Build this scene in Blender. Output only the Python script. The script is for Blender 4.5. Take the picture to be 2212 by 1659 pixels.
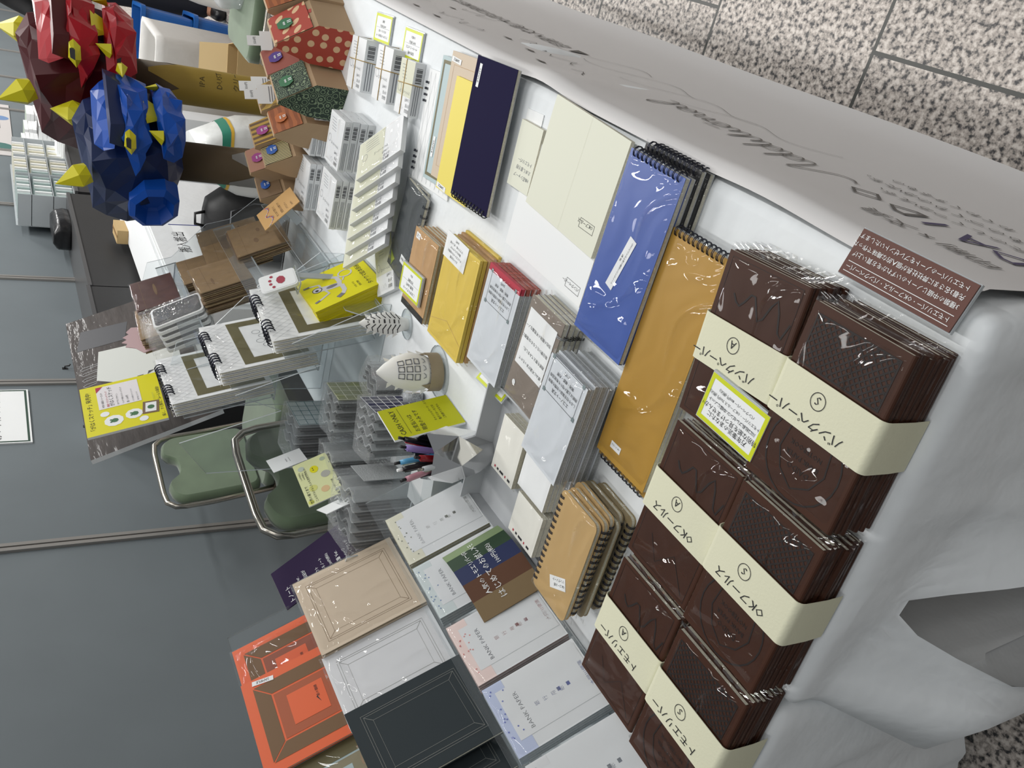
import bpy, bmesh, math, random
from math import pi, sin, cos, radians as R
from mathutils import Matrix, Vector, noise

sc = bpy.context.scene
for o in list(bpy.data.objects): bpy.data.objects.remove(o)
rnd = random.Random(7)
COL = sc.collection

# ------------------------------------------------------------------ camera
CX, CY, CZ = -0.37347, -0.17274, 1.43721
YAW, PITCH, ROLL, FPX = 0.53797, 0.54738, 0.02059, 1871.34
fw = Vector((cos(YAW)*cos(PITCH), sin(YAW)*cos(PITCH), -sin(PITCH)))
rt0 = Vector((sin(YAW), -cos(YAW), 0)); dn0 = fw.cross(rt0)
rt = rt0*cos(ROLL) + dn0*sin(ROLL); dn = dn0*cos(ROLL) - rt0*sin(ROLL)
cam = bpy.data.cameras.new('camera'); camo = bpy.data.objects.new('camera', cam); COL.objects.link(camo)
cam.sensor_fit = 'HORIZONTAL'; cam.sensor_width = 36; cam.lens = FPX/2212*36
cam.clip_start = .02; cam.clip_end = 100
zc = -fw
camo.matrix_world = Matrix(((dn.x, rt.x, zc.x, CX), (dn.y, rt.y, zc.y, CY), (dn.z, rt.z, zc.z, CZ), (0, 0, 0, 1)))
sc.camera = camo

# ------------------------------------------------------------------ world, lights, exposure
w = bpy.data.worlds.new('hall_light'); sc.world = w; w.use_nodes = True
w.node_tree.nodes['Background'].inputs[0].default_value = (.93, .97, 1, 1)
w.node_tree.nodes['Background'].inputs[1].default_value = .24
def area(x, y, z, sx, sy, p, col=(1, .985, .96)):
    l = bpy.data.lights.new('ceiling_tube', 'AREA'); l.shape = 'RECTANGLE'; l.size = sx; l.size_y = sy
    l.energy = p; l.color = col
    o = bpy.data.objects.new('ceiling_tube', l); o.location = (x, y, z); COL.objects.link(o)
for x, p in ((-1.0, (26, 10)), (1.4, (31, 15)), (3.8, (52, 52)), (6.4, (78, 78)), (9.5, (95, 95))):
    for y, e in zip((-1.6, 0.5), p): area(x, y, 3.6, 1.4, .22, e)
area(12, .8, 3.6, 3, 1.0, 120)
sc.view_settings.view_transform = 'Standard'; sc.view_settings.look = 'None'
sc.view_settings.exposure = -0.12; sc.view_settings.gamma = 1.0
sc.cycles.transparent_max_bounces = 40
sc.cycles.max_bounces = 8

# ------------------------------------------------------------------ materials
def lin(h):
    h = h.lstrip('#'); out = []
    for i in (0, 2, 4):
        c = int(h[i:i+2], 16)/255
        out.append(c/12.92 if c <= .04045 else ((c+.055)/1.055)**2.4)
    return (*out, 1)
MC = {}
def mat(name, hx='808080', rough=.6, metal=0, spec=.5, coat=0, bump=0, bscale=40, var=0, vscale=8, bdist=.002, stretch=None, sheen=0):
    if name in MC: return MC[name]
    m = bpy.data.materials.new(name); m.use_nodes = True; nt = m.node_tree; b = nt.nodes['Principled BSDF']
    b.inputs['Base Color'].default_value = lin(hx); b.inputs['Roughness'].default_value = rough
    b.inputs['Metallic'].default_value = metal; b.inputs['Specular IOR Level'].default_value = spec
    b.inputs['Coat Weight'].default_value = coat; b.inputs['Coat Roughness'].default_value = .06
    if sheen: b.inputs['Sheen Weight'].default_value = sheen
    tc = nt.nodes.new('ShaderNodeTexCoord')
    vec = tc.outputs['Object']
    if stretch:
        mp = nt.nodes.new('ShaderNodeMapping'); mp.inputs['Scale'].default_value = stretch
        nt.links.new(vec, mp.inputs[0]); vec = mp.outputs[0]
    if var:
        n = nt.nodes.new('ShaderNodeTexNoise'); n.inputs['Scale'].default_value = vscale; n.inputs['Detail'].default_value = 4
        nt.links.new(vec, n.inputs['Vector'])
        hs = nt.nodes.new('ShaderNodeHueSaturation'); hs.inputs['Color'].default_value = lin(hx)
        mr = nt.nodes.new('ShaderNodeMapRange'); mr.inputs[1].default_value = .3; mr.inputs[2].default_value = .7
        mr.inputs[3].default_value = 1-var; mr.inputs[4].default_value = 1+var
        nt.links.new(n.outputs['Fac'], mr.inputs[0]); nt.links.new(mr.outputs[0], hs.inputs['Value'])
        nt.links.new(hs.outputs[0], b.inputs['Base Color'])
    if bump:
        n = nt.nodes.new('ShaderNodeTexNoise'); n.inputs['Scale'].default_value = bscale; n.inputs['Detail'].default_value = 3
        nt.links.new(vec, n.inputs['Vector'])
        bp = nt.nodes.new('ShaderNodeBump'); bp.inputs['Strength'].default_value = bump; bp.inputs['Distance'].default_value = bdist
        nt.links.new(n.outputs['Fac'], bp.inputs['Height']); nt.links.new(bp.outputs[0], b.inputs['Normal'])
        if coat: nt.links.new(bp.outputs[0], b.inputs['Coat Normal'])
    MC[name] = m; return m
def film(name, tint=(1, 1, 1), gl=.16, rough=.035, bump=.5, scale=14, dist=.004, haze=0, stretch=None):
    if name in MC: return MC[name]
    m = bpy.data.materials.new(name); m.use_nodes = True; nt = m.node_tree; nt.nodes.clear()
    out = nt.nodes.new('ShaderNodeOutputMaterial'); mx = nt.nodes.new('ShaderNodeMixShader')
    tr = nt.nodes.new('ShaderNodeBsdfTransparent'); tr.inputs[0].default_value = (*tint, 1)
    g = nt.nodes.new('ShaderNodeBsdfGlossy'); g.inputs['Roughness'].default_value = rough; g.inputs['Color'].default_value = (1, 1, 1, 1)
    lw = nt.nodes.new('ShaderNodeLayerWeight'); lw.inputs[0].default_value = .25
    ma = nt.nodes.new('ShaderNodeMath'); ma.operation = 'MULTIPLY_ADD'; ma.inputs[1].default_value = .26; ma.inputs[2].default_value = gl*.07; ma.use_clamp = True
    nt.links.new(lw.outputs['Fresnel'], ma.inputs[0]); nt.links.new(ma.outputs[0], mx.inputs[0])
    base = tr.outputs[0]
    if haze:
        df = nt.nodes.new('ShaderNodeBsdfDiffuse'); df.inputs[0].default_value = (.85, .87, .88, 1)
        m2 = nt.nodes.new('ShaderNodeMixShader'); m2.inputs[0].default_value = haze
        nt.links.new(tr.outputs[0], m2.inputs[1]); nt.links.new(df.outputs[0], m2.inputs[2]); base = m2.outputs[0]
    nt.links.new(base, mx.inputs[1]); nt.links.new(g.outputs[0], mx.inputs[2]); nt.links.new(mx.outputs[0], out.inputs[0])
    if bump:
        tc = nt.nodes.new('ShaderNodeTexCoord'); n = nt.nodes.new('ShaderNodeTexNoise'); n.inputs['Scale'].default_value = scale
        n.inputs['Detail'].default_value = 1.2; n.inputs['Distortion'].default_value = 2.4
        if stretch:
            mp = nt.nodes.new('ShaderNodeMapping'); mp.inputs['Scale'].default_value = stretch
            nt.links.new(tc.outputs['Object'], mp.inputs[0]); nt.links.new(mp.outputs[0], n.inputs['Vector'])
        else: nt.links.new(tc.outputs['Object'], n.inputs['Vector'])
        bp = nt.nodes.new('ShaderNodeBump'); bp.inputs['Strength'].default_value = bump; bp.inputs['Distance'].default_value = dist
        nt.links.new(n.outputs['Fac'], bp.inputs['Height'])
        nt.links.new(bp.outputs[0], g.inputs['Normal']); nt.links.new(bp.outputs[0], lw.inputs['Normal'])
    MC[name] = m; return m

WHITE = mat('white_paper', 'eef0f0', .7); CREAM = mat('cream_paper', 'e2e3d2', .75); PAGE = mat('page_edges', 'cdc9b8', .8, var=.12, vscale=300)
INK = mat('black_ink', '1c1c20', .6); GREYINK = mat('grey_ink', '7d8086', .7)
LIME = mat('lime_print', 'cdd60c', .5); YELLOW = mat('lemon_yellow_card', 'dfd705', .45); CASHG = mat('lime_sign_face', 'b7b907', .5)
BROWN = mat('brown_leather_paper', '42271b', .5, spec=.25, var=.08, vscale=30); DBROWN = mat('brown_emboss', '1b100d', .6)
BANDM = mat('cream_band_paper', 'dcdbc0', .85, bump=.25, bscale=300, bdist=.001)
GOLD = mat('ochre_cover', 'b38a36', .4); BLUE = mat('blue_cover', '3f5ba6', .4); BLACK = mat('black_plain', '141417', .5)
NAVY = mat('navy_cover', '221f3c', .9, spec=.08); YEL2 = mat('yellow_cover', 'e8d65f', .6); BEIGE = mat('beige_cover', 'cdbca6', .65)
LBLUE = mat('pale_blue_cover', 'b4c6c8', .65); WIRE = mat('dark_wire', '2b2d3a', .35, metal=.6); STEEL = mat('chrome_tube', 'b9b4aa', .25, metal=1)
KRAFT = mat('kraft_paper', 'bd986c', .8, var=.06, vscale=60); KRAFTD = mat('dark_kraft_paper', '7a6248', .7, var=.1, vscale=40)
ENV = mat('mustard_envelope', 'dcc050', .5); GREYPAD = mat('graphite_cover', '4c5153', .35)
SILVER = mat('grey_board', 'b9bcbf', .5); CARDB = mat('corrugated_cardboard', 'b59a6b', .85)
PURPLE = mat('aubergine_sign', '2c1f3d', .8, spec=.15); ORANGE = mat('orange_cover', 'dc5b22', .45); OLIVE = mat('olive_print', '6a4a22', .5); OLIVE2 = mat('olive_khaki_print', '6e6847', .6)
CHAR = mat('charcoal_cover', '32393c', .75, spec=.2); LINEG = mat('thin_grey_line', '8a8a84', .6)
GREEN = mat('green_velour', '5f7058', .9, var=.18, vscale=7, sheen=.5); DGREEN = mat('dark_green_velour', '3a4638', .9)
FILM = film('clear_film', gl=.2, bump=.85, scale=8, dist=.022)
FILMS = film('smooth_clear_film', gl=.15, bump=.7, scale=7, dist=.018)
FILMC = film('crinkled_clear_film', gl=.35, bump=1.0, scale=60, dist=.006, haze=.10)
ACR = film('clear_acrylic', tint=(.95, .965, .97), gl=.1, rough=.02, bump=0, haze=.03)
ACRE = mat('acrylic_edge', 'b7bdc0', .2, spec=.6)
CLOTH = mat('white_nonwoven_cloth', 'e6eaec', .85, bump=.6, bscale=18, bdist=.006)
MIRROR = mat('mirror_foil', 'd8d8d8', .06, metal=1)

# ------------------------------------------------------------------ mesh builder
TXT = {}
def glyphs(s, shear=0):
    k = (s, shear)
    if k not in TXT:
        c = bpy.data.curves.new('t', 'FONT'); c.body = s; c.resolution_u = 1; c.shear = shear
        o = bpy.data.objects.new('t', c); COL.objects.link(o); bpy.context.view_layer.update()
        me = o.evaluated_get(bpy.context.evaluated_depsgraph_get()).to_mesh()
        vs = [v.co.copy() for v in me.vertices]; fs = [tuple(p.vertices) for p in me.polygons]
        o.evaluated_get(bpy.context.evaluated_depsgraph_get()).to_mesh_clear()
        bpy.data.objects.remove(o); bpy.data.curves.remove(c)
        TXT[k] = (vs, fs)
    return TXT[k]
I4 = Matrix.Identity(4)
class B:
    def __init__(s): s.bm = bmesh.new(); s.ms = []
    def mi(s, m):
        if m not in s.ms: s.ms.append(m)
        return s.ms.index(m)
    def f(s, vs, m, smooth=False):
        try: q = s.bm.faces.new(vs)
        except ValueError: return
        q.material_index = s.mi(m); q.smooth = smooth; return q
    def v(s, p, M=None):
        p = Vector(p); return s.bm.verts.new(M @ p if M else p)
    def poly(s, pts, m, M=None): return s.f([s.v(p, M) for p in pts], m)
    def box(s, x0, x1, y0, y1, z0, z1, m, M=None, side=None, top=None):
        a = [s.v(p, M) for p in ((x0,y0,z0),(x1,y0,z0),(x1,y1,z0),(x0,y1,z0),(x0,y0,z1),(x1,y0,z1),(x1,y1,z1),(x0,y1,z1))]
        sd = side or m
        s.f((a[3],a[2],a[1],a[0]), m); s.f((a[4],a[5],a[6],a[7]), top or m)
        for i, j in ((0,1),(1,2),(2,3),(3,0)): s.f((a[i],a[j],a[j+4],a[i+4]), sd)
    def prism(s, pts, z0, z1, m, M=None, side=None, cap=True, smooth=False):
        a = [s.v((p[0],p[1],z0), M) for p in pts]; b = [s.v((p[0],p[1],z1), M) for p in pts]; n = len(pts)
        if cap: s.f(a[::-1], m); s.f(b, m)
        for i in range(n): s.f((a[i],a[(i+1)%n],b[(i+1)%n],b[i]), side or m, smooth)
    def rings(s, rs, m, closed=True, cap=True, smooth=True, M=None):
        L = [[s.v(p, M) for p in r] for r in rs]; n = len(L[0])
        for a, b in zip(L, L[1:]):
            for i in range(n if closed else n-1): s.f((a[i],a[(i+1)%n],b[(i+1)%n],b[i]), m, smooth)
        if cap: s.f(L[0][::-1], m); s.f(L[-1], m)
    def tube(s, pts, r, m, n=6, M=None, closed=False):
        P = [Vector(p) for p in pts]; rs = []; N = len(P)
        up = Vector((.13, .31, .94))
        for i in range(N):
            if closed: t = P[(i+1) % N]-P[i-1]
            else: t = P[min(i+1, N-1)]-P[max(i-1, 0)]
            t.normalize(); a = t.cross(up)
            if a.length < 1e-3: a = t.cross(Vector((1, 0, 0)))
            a.normalize(); b = t.cross(a); rr = r[i] if isinstance(r, (list, tuple)) else r
            rs.append([P[i]+a*cos(2*pi*k/n)*rr+b*sin(2*pi*k/n)*rr for k in range(n)])
        if closed: rs.append(rs[0])
        s.rings(rs, m, cap=not closed, M=M)
    def text(s, t, x, y, z, size, m, M=None, al='l', shear=0, sx=1, rot=0):
        vs, fs = glyphs(t, shear)
        if not vs: return
        x1 = max(v.x for v in vs); off = {'l': 0, 'c': x1/2, 'r': x1}[al]
        c, q = cos(rot), sin(rot)
        def tr(v):
            a, b = (v.x-off)*size*sx, v.y*size
            return (x+a*c-b*q, y+a*q+b*c, z)
        a = [s.v(tr(v), M) for v in vs]
        for f in fs: s.f([a[i] for i in f], m)
    def line(s, pts, wd, z, m, M=None, closed=False):
        n = len(pts); P = [Vector((p[0], p[1])) for p in pts]
        L = []
        for i in range(n):
            if closed: t = P[(i+1) % n]-P[i-1]
            else: t = P[min(i+1, n-1)]-P[max(i-1, 0)]
            if t.length < 1e-9: t = Vector((1, 0))
            t.normalize(); k = Vector((-t.y, t.x))*wd/2
            L.append((s.v((*(P[i]+k), z), M), s.v((*(P[i]-k), z), M)))
        for i in range(n if closed else n-1):
            a, b = L[i], L[(i+1) % n]; s.f((a[1], b[1], b[0], a[0]), m)
    def rect(s, x0, y0, x1, y1, z, m, M=None): s.poly([(x0,y0,z),(x1,y0,z),(x1,y1,z),(x0,y1,z)], m, M)
    def frame(s, x0, y0, x1, y1, wd, z, m, M=None):
        s.rect(x0, y0, x1, y0+wd, z, m, M); s.rect(x0, y1-wd, x1, y1, z, m, M); s.rect(x0, y0+wd, x0+wd, y1-wd, z, m, M); s.rect(x1-wd, y0+wd, x1, y1-wd, z, m, M)
    def disc(s, x, y, r, z, m, M=None, n=16, ry=None): s.poly([(x+r*cos(2*pi*i/n), y+(ry or r)*sin(2*pi*i/n), z) for i in range(n)], m, M)
    def ring(s, x, y, r, wd, z, m, M=None, n=24): s.line([(x+r*cos(2*pi*i/n), y+r*sin(2*pi*i/n)) for i in range(n)], wd, z, m, M, True)
    def hull(s, pts, m, M=None):
        vs = [s.v(p, M) for p in pts]
        r = bmesh.ops.convex_hull(s.bm, input=vs); k = s.mi(m)
        for g in r['geom']:
            if isinstance(g, bmesh.types.BMFace): g.material_index = k
        bmesh.ops.delete(s.bm, geom=[v for v in r['geom_interior'] if isinstance(v, bmesh.types.BMVert)], context='VERTS')
    def obj(s, name, parent=None, M=None, label=None, cat=None, group=None, kind=None, recalc=False):
        if recalc: bmesh.ops.recalc_face_normals(s.bm, faces=s.bm.faces)
        me = bpy.data.meshes.new(name); s.bm.to_mesh(me); s.bm.free()
        for m in s.ms: me.materials.append(m)
        o = bpy.data.objects.new(name, me); COL.objects.link(o)
        if parent: o.parent = parent
        if M is not None: o.matrix_basis = M
        tag(o, label, cat, group, kind)
        return o
def tag(o, label=None, cat=None, group=None, kind=None):
    for k, v in (('label', label), ('category', cat), ('group', group), ('kind', kind)):
        if v: o[k] = v
    return o
def thing(name, label, cat, M=I4, group=None, kind=None):
    o = bpy.data.objects.new(name, None); o.empty_display_size = .02; COL.objects.link(o); o.matrix_basis = M
    return tag(o, label, cat, group, kind)
def T(x, y, z, yaw=0): return Matrix.Translation((x, y, z)) @ Matrix.Rotation(R(yaw), 4, 'Z')
def lean(x, y, z, yaw, tilt):                                       # local x to the side, y up the face, z out of the face
    return T(x, y, z, yaw) @ Matrix.Rotation(R(tilt), 4, 'X')
def dup(o, M, label=None, group=None):
    r = o.copy(); COL.objects.link(r); r.matrix_basis = M
    if label: r['label'] = label
    if group: r['group'] = group
    for ch in o.children:
        c = ch.copy(); COL.objects.link(c); c.parent = r
        for g in ch.children:
            d = g.copy(); COL.objects.link(d); d.parent = c
    return r
def sleeve(w, h, t, parent, m=FILM, pad=.004, flap=0, seed=0, name='plastic_sleeve', nx=10, ny=14):
    """a thin bag closed round a w x h x t pad, its top slightly puckered, the open end a loose flap"""
    b = B(); rr = random.Random(seed); x0, x1, y0, y1 = -w/2-pad, w/2+pad, -h/2-pad, h/2+pad
    g = []
    for j in range(ny+1):
        row = []
        for i in range(nx+1):
            x = x0+(x1-x0)*i/nx; y = y0+(y1-y0)*j/ny; e = i in (0, nx) or j in (0, ny)
            z = t*.45 if e else t+.0007+.0016*abs(noise.noise(Vector((x*45+seed*3, y*45, seed))))
            row.append(b.v((x, y, z)))
        g.append(row)
    for j in range(ny):
        for i in range(nx): b.f((g[j][i], g[j][i+1], g[j+1][i+1], g[j+1][i]), m, True)
    lo = [b.v((x, y, 0.0002)) for x, y in ((x0, y0), (x1, y0), (x1, y1), (x0, y1))]
    edge = [g[0][i] for i in range(nx+1)] + [g[j][nx] for j in range(1, ny+1)] + [g[ny][i] for i in range(nx-1, -1, -1)] + [g[j][0] for j in range(ny-1, 0, -1)]
    low = [b.v((v.co.x, v.co.y, .0003)) for v in edge]; n = len(edge)
    for i in range(n): b.f((low[i], low[(i+1) % n], edge[(i+1) % n], edge[i]), m)
    for v in lo: b.bm.verts.remove(v)
    if flap:
        a = [b.v((x0+(x1-x0)*i/nx, y1 if flap > 0 else y0, t*.5)) for i in range(nx+1)]
        c = [b.v((x0+(x1-x0)*i/nx, (y1 if flap > 0 else y0)+flap, t*.4+.002*rr.random())) for i in range(nx+1)]
        for i in range(nx): b.f((a[i], a[i+1], c[i+1], c[i]), m)
    return b.obj(name, parent)
def coil(b, p0, p1, n, r, m, M=None, wr=.0007, ax=(0, 0, 1)):
    """n double wire loops set along p0-p1"""
    p0, p1 = Vector(p0), Vector(p1); d = (p1-p0).normalized(); u = Vector(ax); k = d.cross(u)
    for i in range(n):
        c = p0+(p1-p0)*((i+.5)/n)
        for s in (-.0011, .0011):
            b.tube([c+d*s+u*r*cos(a)+k*r*sin(a) for a in [2*pi*q/10 for q in range(10)]], wr, m, 4, M, True)
ORD = 'first second third fourth fifth sixth seventh eighth ninth tenth'.split()

# ================================================================== the setting
def granite():
    m = bpy.data.materials.new('granite_tiles'); m.use_nodes = True; nt = m.node_tree; b = nt.nodes['Principled BSDF']
    tc = nt.nodes.new('ShaderNodeTexCoord'); L = nt.links.new
    n1 = nt.nodes.new('ShaderNodeTexNoise'); n1.inputs['Scale'].default_value = 88; n1.inputs['Detail'].default_value = 2; n1.inputs['Roughness'].default_value = .6
    L(tc.outputs['Object'], n1.inputs['Vector'])
    r = nt.nodes.new('ShaderNodeValToRGB'); e = r.color_ramp; L(n1.outputs['Fac'], r.inputs[0])
    e.elements[0].position = .33; e.elements[0].color = lin('2f2e30'); e.elements[1].position = .64; e.elements[1].color = lin('d9d1c9')
    for p, h in ((.40, '5f5b59'), (.46, '9c948d'), (.53, 'b8aea6')): q = e.elements.new(p); q.color = lin(h)
    e.interpolation = 'LINEAR'
    mp = nt.nodes.new('ShaderNodeMapping'); mp.inputs['Rotation'].default_value = (0, 0, pi/2); mp.inputs['Location'].default_value = (.397, -.825, 0)
    mp.vector_type = 'POINT'
    sx = nt.nodes.new('ShaderNodeSeparateXYZ'); L(tc.outputs['Object'], sx.inputs[0])
    def math_(op, a, bv=None):
        k = nt.nodes.new('ShaderNodeMath'); k.operation = op
        for i, q in enumerate((a, bv)):
            if q is None: continue
            if isinstance(q, (int, float)): k.inputs[i].default_value = q
            else: L(q, k.inputs[i])
        return k.outputs[0]
    cx_ = math_('DIVIDE', math_('SUBTRACT', sx.outputs[0], .823), .459)
    col = math_('FLOOR', cx_); fx = math_('FRACT', cx_)
    par = math_('MULTIPLY', math_('FLOORED_MODULO', col, 2), .5)
    cy_ = math_('ADD', math_('DIVIDE', math_('ADD', sx.outputs[1], .168), .459), par)
    cy_ = math_('ADD', cy_, .5)
    fy = math_('FRACT', cy_)
    ax = math_('MINIMUM', fx, math_('SUBTRACT', 1, fx)); ay = math_('MINIMUM', fy, math_('SUBTRACT', 1, fy))
    gap = math_('LESS_THAN', math_('MINIMUM', ax, ay), .0085)
    n2 = nt.nodes.new('ShaderNodeTexWhiteNoise'); n2.noise_dimensions = '2D'
    cb = nt.nodes.new('ShaderNodeCombineXYZ'); L(col, cb.inputs[0]); L(math_('FLOOR', cy_), cb.inputs[1]); L(cb.outputs[0], n2.inputs['Vector'])
    hs = nt.nodes.new('ShaderNodeHueSaturation'); L(r.outputs[0], hs.inputs['Color']); L(math_('ADD', math_('MULTIPLY', n2.outputs['Value'], .14), .92), hs.inputs['Value'])
    mx = nt.nodes.new('ShaderNodeMix'); mx.data_type = 'RGBA'; L(gap, mx.inputs[0]); L(hs.outputs[0], mx.inputs[6]); mx.inputs[7].default_value = lin('3c3d39')
    L(mx.outputs[2], b.inputs['Base Color']); b.inputs['Roughness'].default_value = .45
    return m
b = B(); b.rect(-4, -4, 16, 4, 0, granite()); b.obj('floor', kind='structure')
WALL = mat('blue_grey_partition', '6d7579', .6, var=.05, vscale=3)
TRIM = mat('aluminium_trim', '9a9793', .4, metal=.4)
b = B(); b.box(-4, 16, 2.25, 2.31, 0, 3.0, WALL); b.obj('wall_back', kind='structure')
for k in range(-3, 10):
    b = B(); x = 2.556+1.231*k
    b.box(x-.022, x-.004, 2.238, 2.252, 0, 3.0, TRIM); b.box(x+.004, x+.022, 2.238, 2.252, 0, 3.0, TRIM); b.box(x-.004, x+.004, 2.246, 2.252, 0, 3.0, BLACK)
    b.obj('trim_%d' % (k+4), kind='structure')
b = B(); b.box(15.5, 15.6, -4, 2.25, 0, 3.0, mat('far_partition', 'c9ccce', .6)); b.obj('wall_far', kind='structure')

def wall_sign():
    M = lean(3.49, 2.246, 1.258, 0, 90); b = B(); b.box(-.228, .228, 0, .30, -.004, .003, WHITE)
    b.frame(-.222, .008, .222, .292, .009, .0036, mat('dark_green_border', '2f4a3d', .6), None)
    b.text('おつりはのちほど', 0, .118, .0036, .052, INK, al='c')
    b.obj('wall_sign', M=M, label='white sign with dark green border fixed on the blue grey partition', cat='sign')
wall_sign()
b = B(); b.box(-.21, 0, 0, .297, 0, .001, WHITE); b.rect(-.035, -.01, .006, .008, .0015, film('tape_film', gl=.2, bump=0, haze=.25))
b.obj('paper_notice', M=lean(1.316, 2.248, 1.03, 0, 90), label='white paper taped to the partition beyond the orange frame notebooks', cat='paper')
for x, z, l in ((3.93, 1.085, 'small black hook on the partition above the black display counter'), (3.38, 1.035, 'small black hook on the partition below the green bordered sign')):
    b = B(); b.tube([(x, 2.25, z), (x, 2.235, z), (x, 2.232, z-.02), (x, 2.224, z-.024)], .004, BLACK); b.box(x-.008, x+.008, 2.246, 2.25, z-.012, z+.012, BLACK)
    b.obj('wall_hook', label=l, cat='hook')

# ------------------------------------------------------------------ tables, cloths and the banner
TZ = .70
def table(x0, x1, y0, y1, label, z=TZ):
    t = thing('folding_table', label, 'table', T((x0+x1)/2, (y0+y1)/2, 0), 'folding tables of the stall'); hx, hy = (x1-x0)/2, (y1-y0)/2
    b = B(); b.box(-hx, hx, -hy, hy, z-.03, z-.004, mat('table_laminate', 'c9c6bf', .5)); b.obj('tabletop', t)
    for sx in (-1, 1):
        for sy in (-1, 1):
            b = B(); b.tube([(sx*(hx-.12), sy*(hy-.05), z-.03), (sx*(hx-.1), sy*(hy-.04), 0)], .0125, BLACK, 8); b.obj('leg', t)
    return t
table(.02, 1.92, .012, .466, 'folding table at the front of the stall under the white cloth and paper banner')
table(.02, 1.92, .492, .985, 'folding table at the back of the stall carrying the racks')
def cloth(x0, x1, y0, y1, hem, label, seed=0, z=TZ, amp=.012, name='tablecloth', fold=False):
    b = B(); r = .018; P = []
    def seg(ax, ay, bx, by, nx, ny, n):
        for i in range(n): t = i/n; P.append((ax+(bx-ax)*t, ay+(by-ay)*t, nx, ny))
    nX, nY = int((x1-x0)/.025), int((y1-y0)/.02)
    seg(x0+r, y0, x1-r, y0, 0, -1, nX); P.append((x1-r*.3, y0+r*.3, .7, -.7)); seg(x1, y0+r, x1, y1-r, 1, 0, nY); P.append((x1-r*.3, y1-r*.3, .7, .7))
    seg(x1-r, y1, x0+r, y1, 0, 1, nX); P.append((x0+r*.3, y1-r*.3, -.7, .7)); seg(x0, y1-r, x0, y0+r, -1, 0, nY); P.append((x0+r*.3, y0+r*.3, -.7, -.7))
    n = len(P); rows = []
    rows.append([(p[0]-p[2]*r, p[1]-p[3]*r, z) for p in P])
    for a in (30, 60, 90): rows.append([(p[0]-p[2]*r*(1-sin(R(a))), p[1]-p[3]*r*(1-sin(R(a))), z-r*(1-cos(R(a)))) for p in P])
    K = 22
    for k in range(1, K+1):
        row = []
        for i, p in enumerate(P):
            h = hem(p[0], p[1], p[2], p[3]); zz = z-r-(z-r-h)*k/K; s = p[0]*1.3+p[1]*2.1+seed
            d = (z-zz)
            o = amp*min(1, d*6)*(1.2*noise.noise(Vector((s*5, zz*2.2, seed)))+.7*noise.noise(Vector((s*13, zz*5, seed+4)))+.5)
            if (seed == 1 and p[3] > .4) or (seed == 5 and p[3] < -.4): o = 0
            if p[2] < -.5 and fold:
                line = .69-.33*(.52-p[1]); below = line-.02-zz
                o += .17*max(0, min(.55, below*3.4))*min(1, max(0, (p[1]-.16)/.12))
            row.append((p[0]+p[2]*o, p[1]+p[3]*o, zz))
        rows.append(row)
    b.rings(rows, CLOTH, cap=False)
    top = [b.v(q) for q in rows[0]]
    b.f(top, CLOTH)
    bmesh.ops.remove_doubles(b.bm, verts=b.bm.verts, dist=1e-5)
    return b.obj(name, label=label, cat='tablecloth', recalc=True)
def hem1(x, y, nx, ny):
    if nx < -.5: return .16+.45*math.exp(-((y-.335)/.105)**2)
    return .08
def hem2(x, y, nx, ny):
    if ny > .5: return .56
    if nx < -.5: return .30-.22*min(1, max(0, (y-.49)/.4))
    return .10
cloth(0, 1.93, 0, .474, hem1, 'white cloth on the front table, its near end gathered into an arch', 1, amp=.018, fold=True)
cloth(0, 1.93, .482, 1.0, hem2, 'white cloth on the back table behind the front one', 5)
BP = [(.006, .703), (-.007, .699), (-.012, .68), (-.0125, .60), (-.013, .52), (-.015, .44), (-.020, .36), (-.029, .28), (-.042, .21), (-.056, .165), (-.070, .145)]
def by(zv):
    for (ya, za), (yb, zb) in zip(BP, BP[1:]):
        if zb <= zv <= za: return ya+(yb-ya)*(za-zv)/(za-zb)
    return BP[-1][0]
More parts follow.
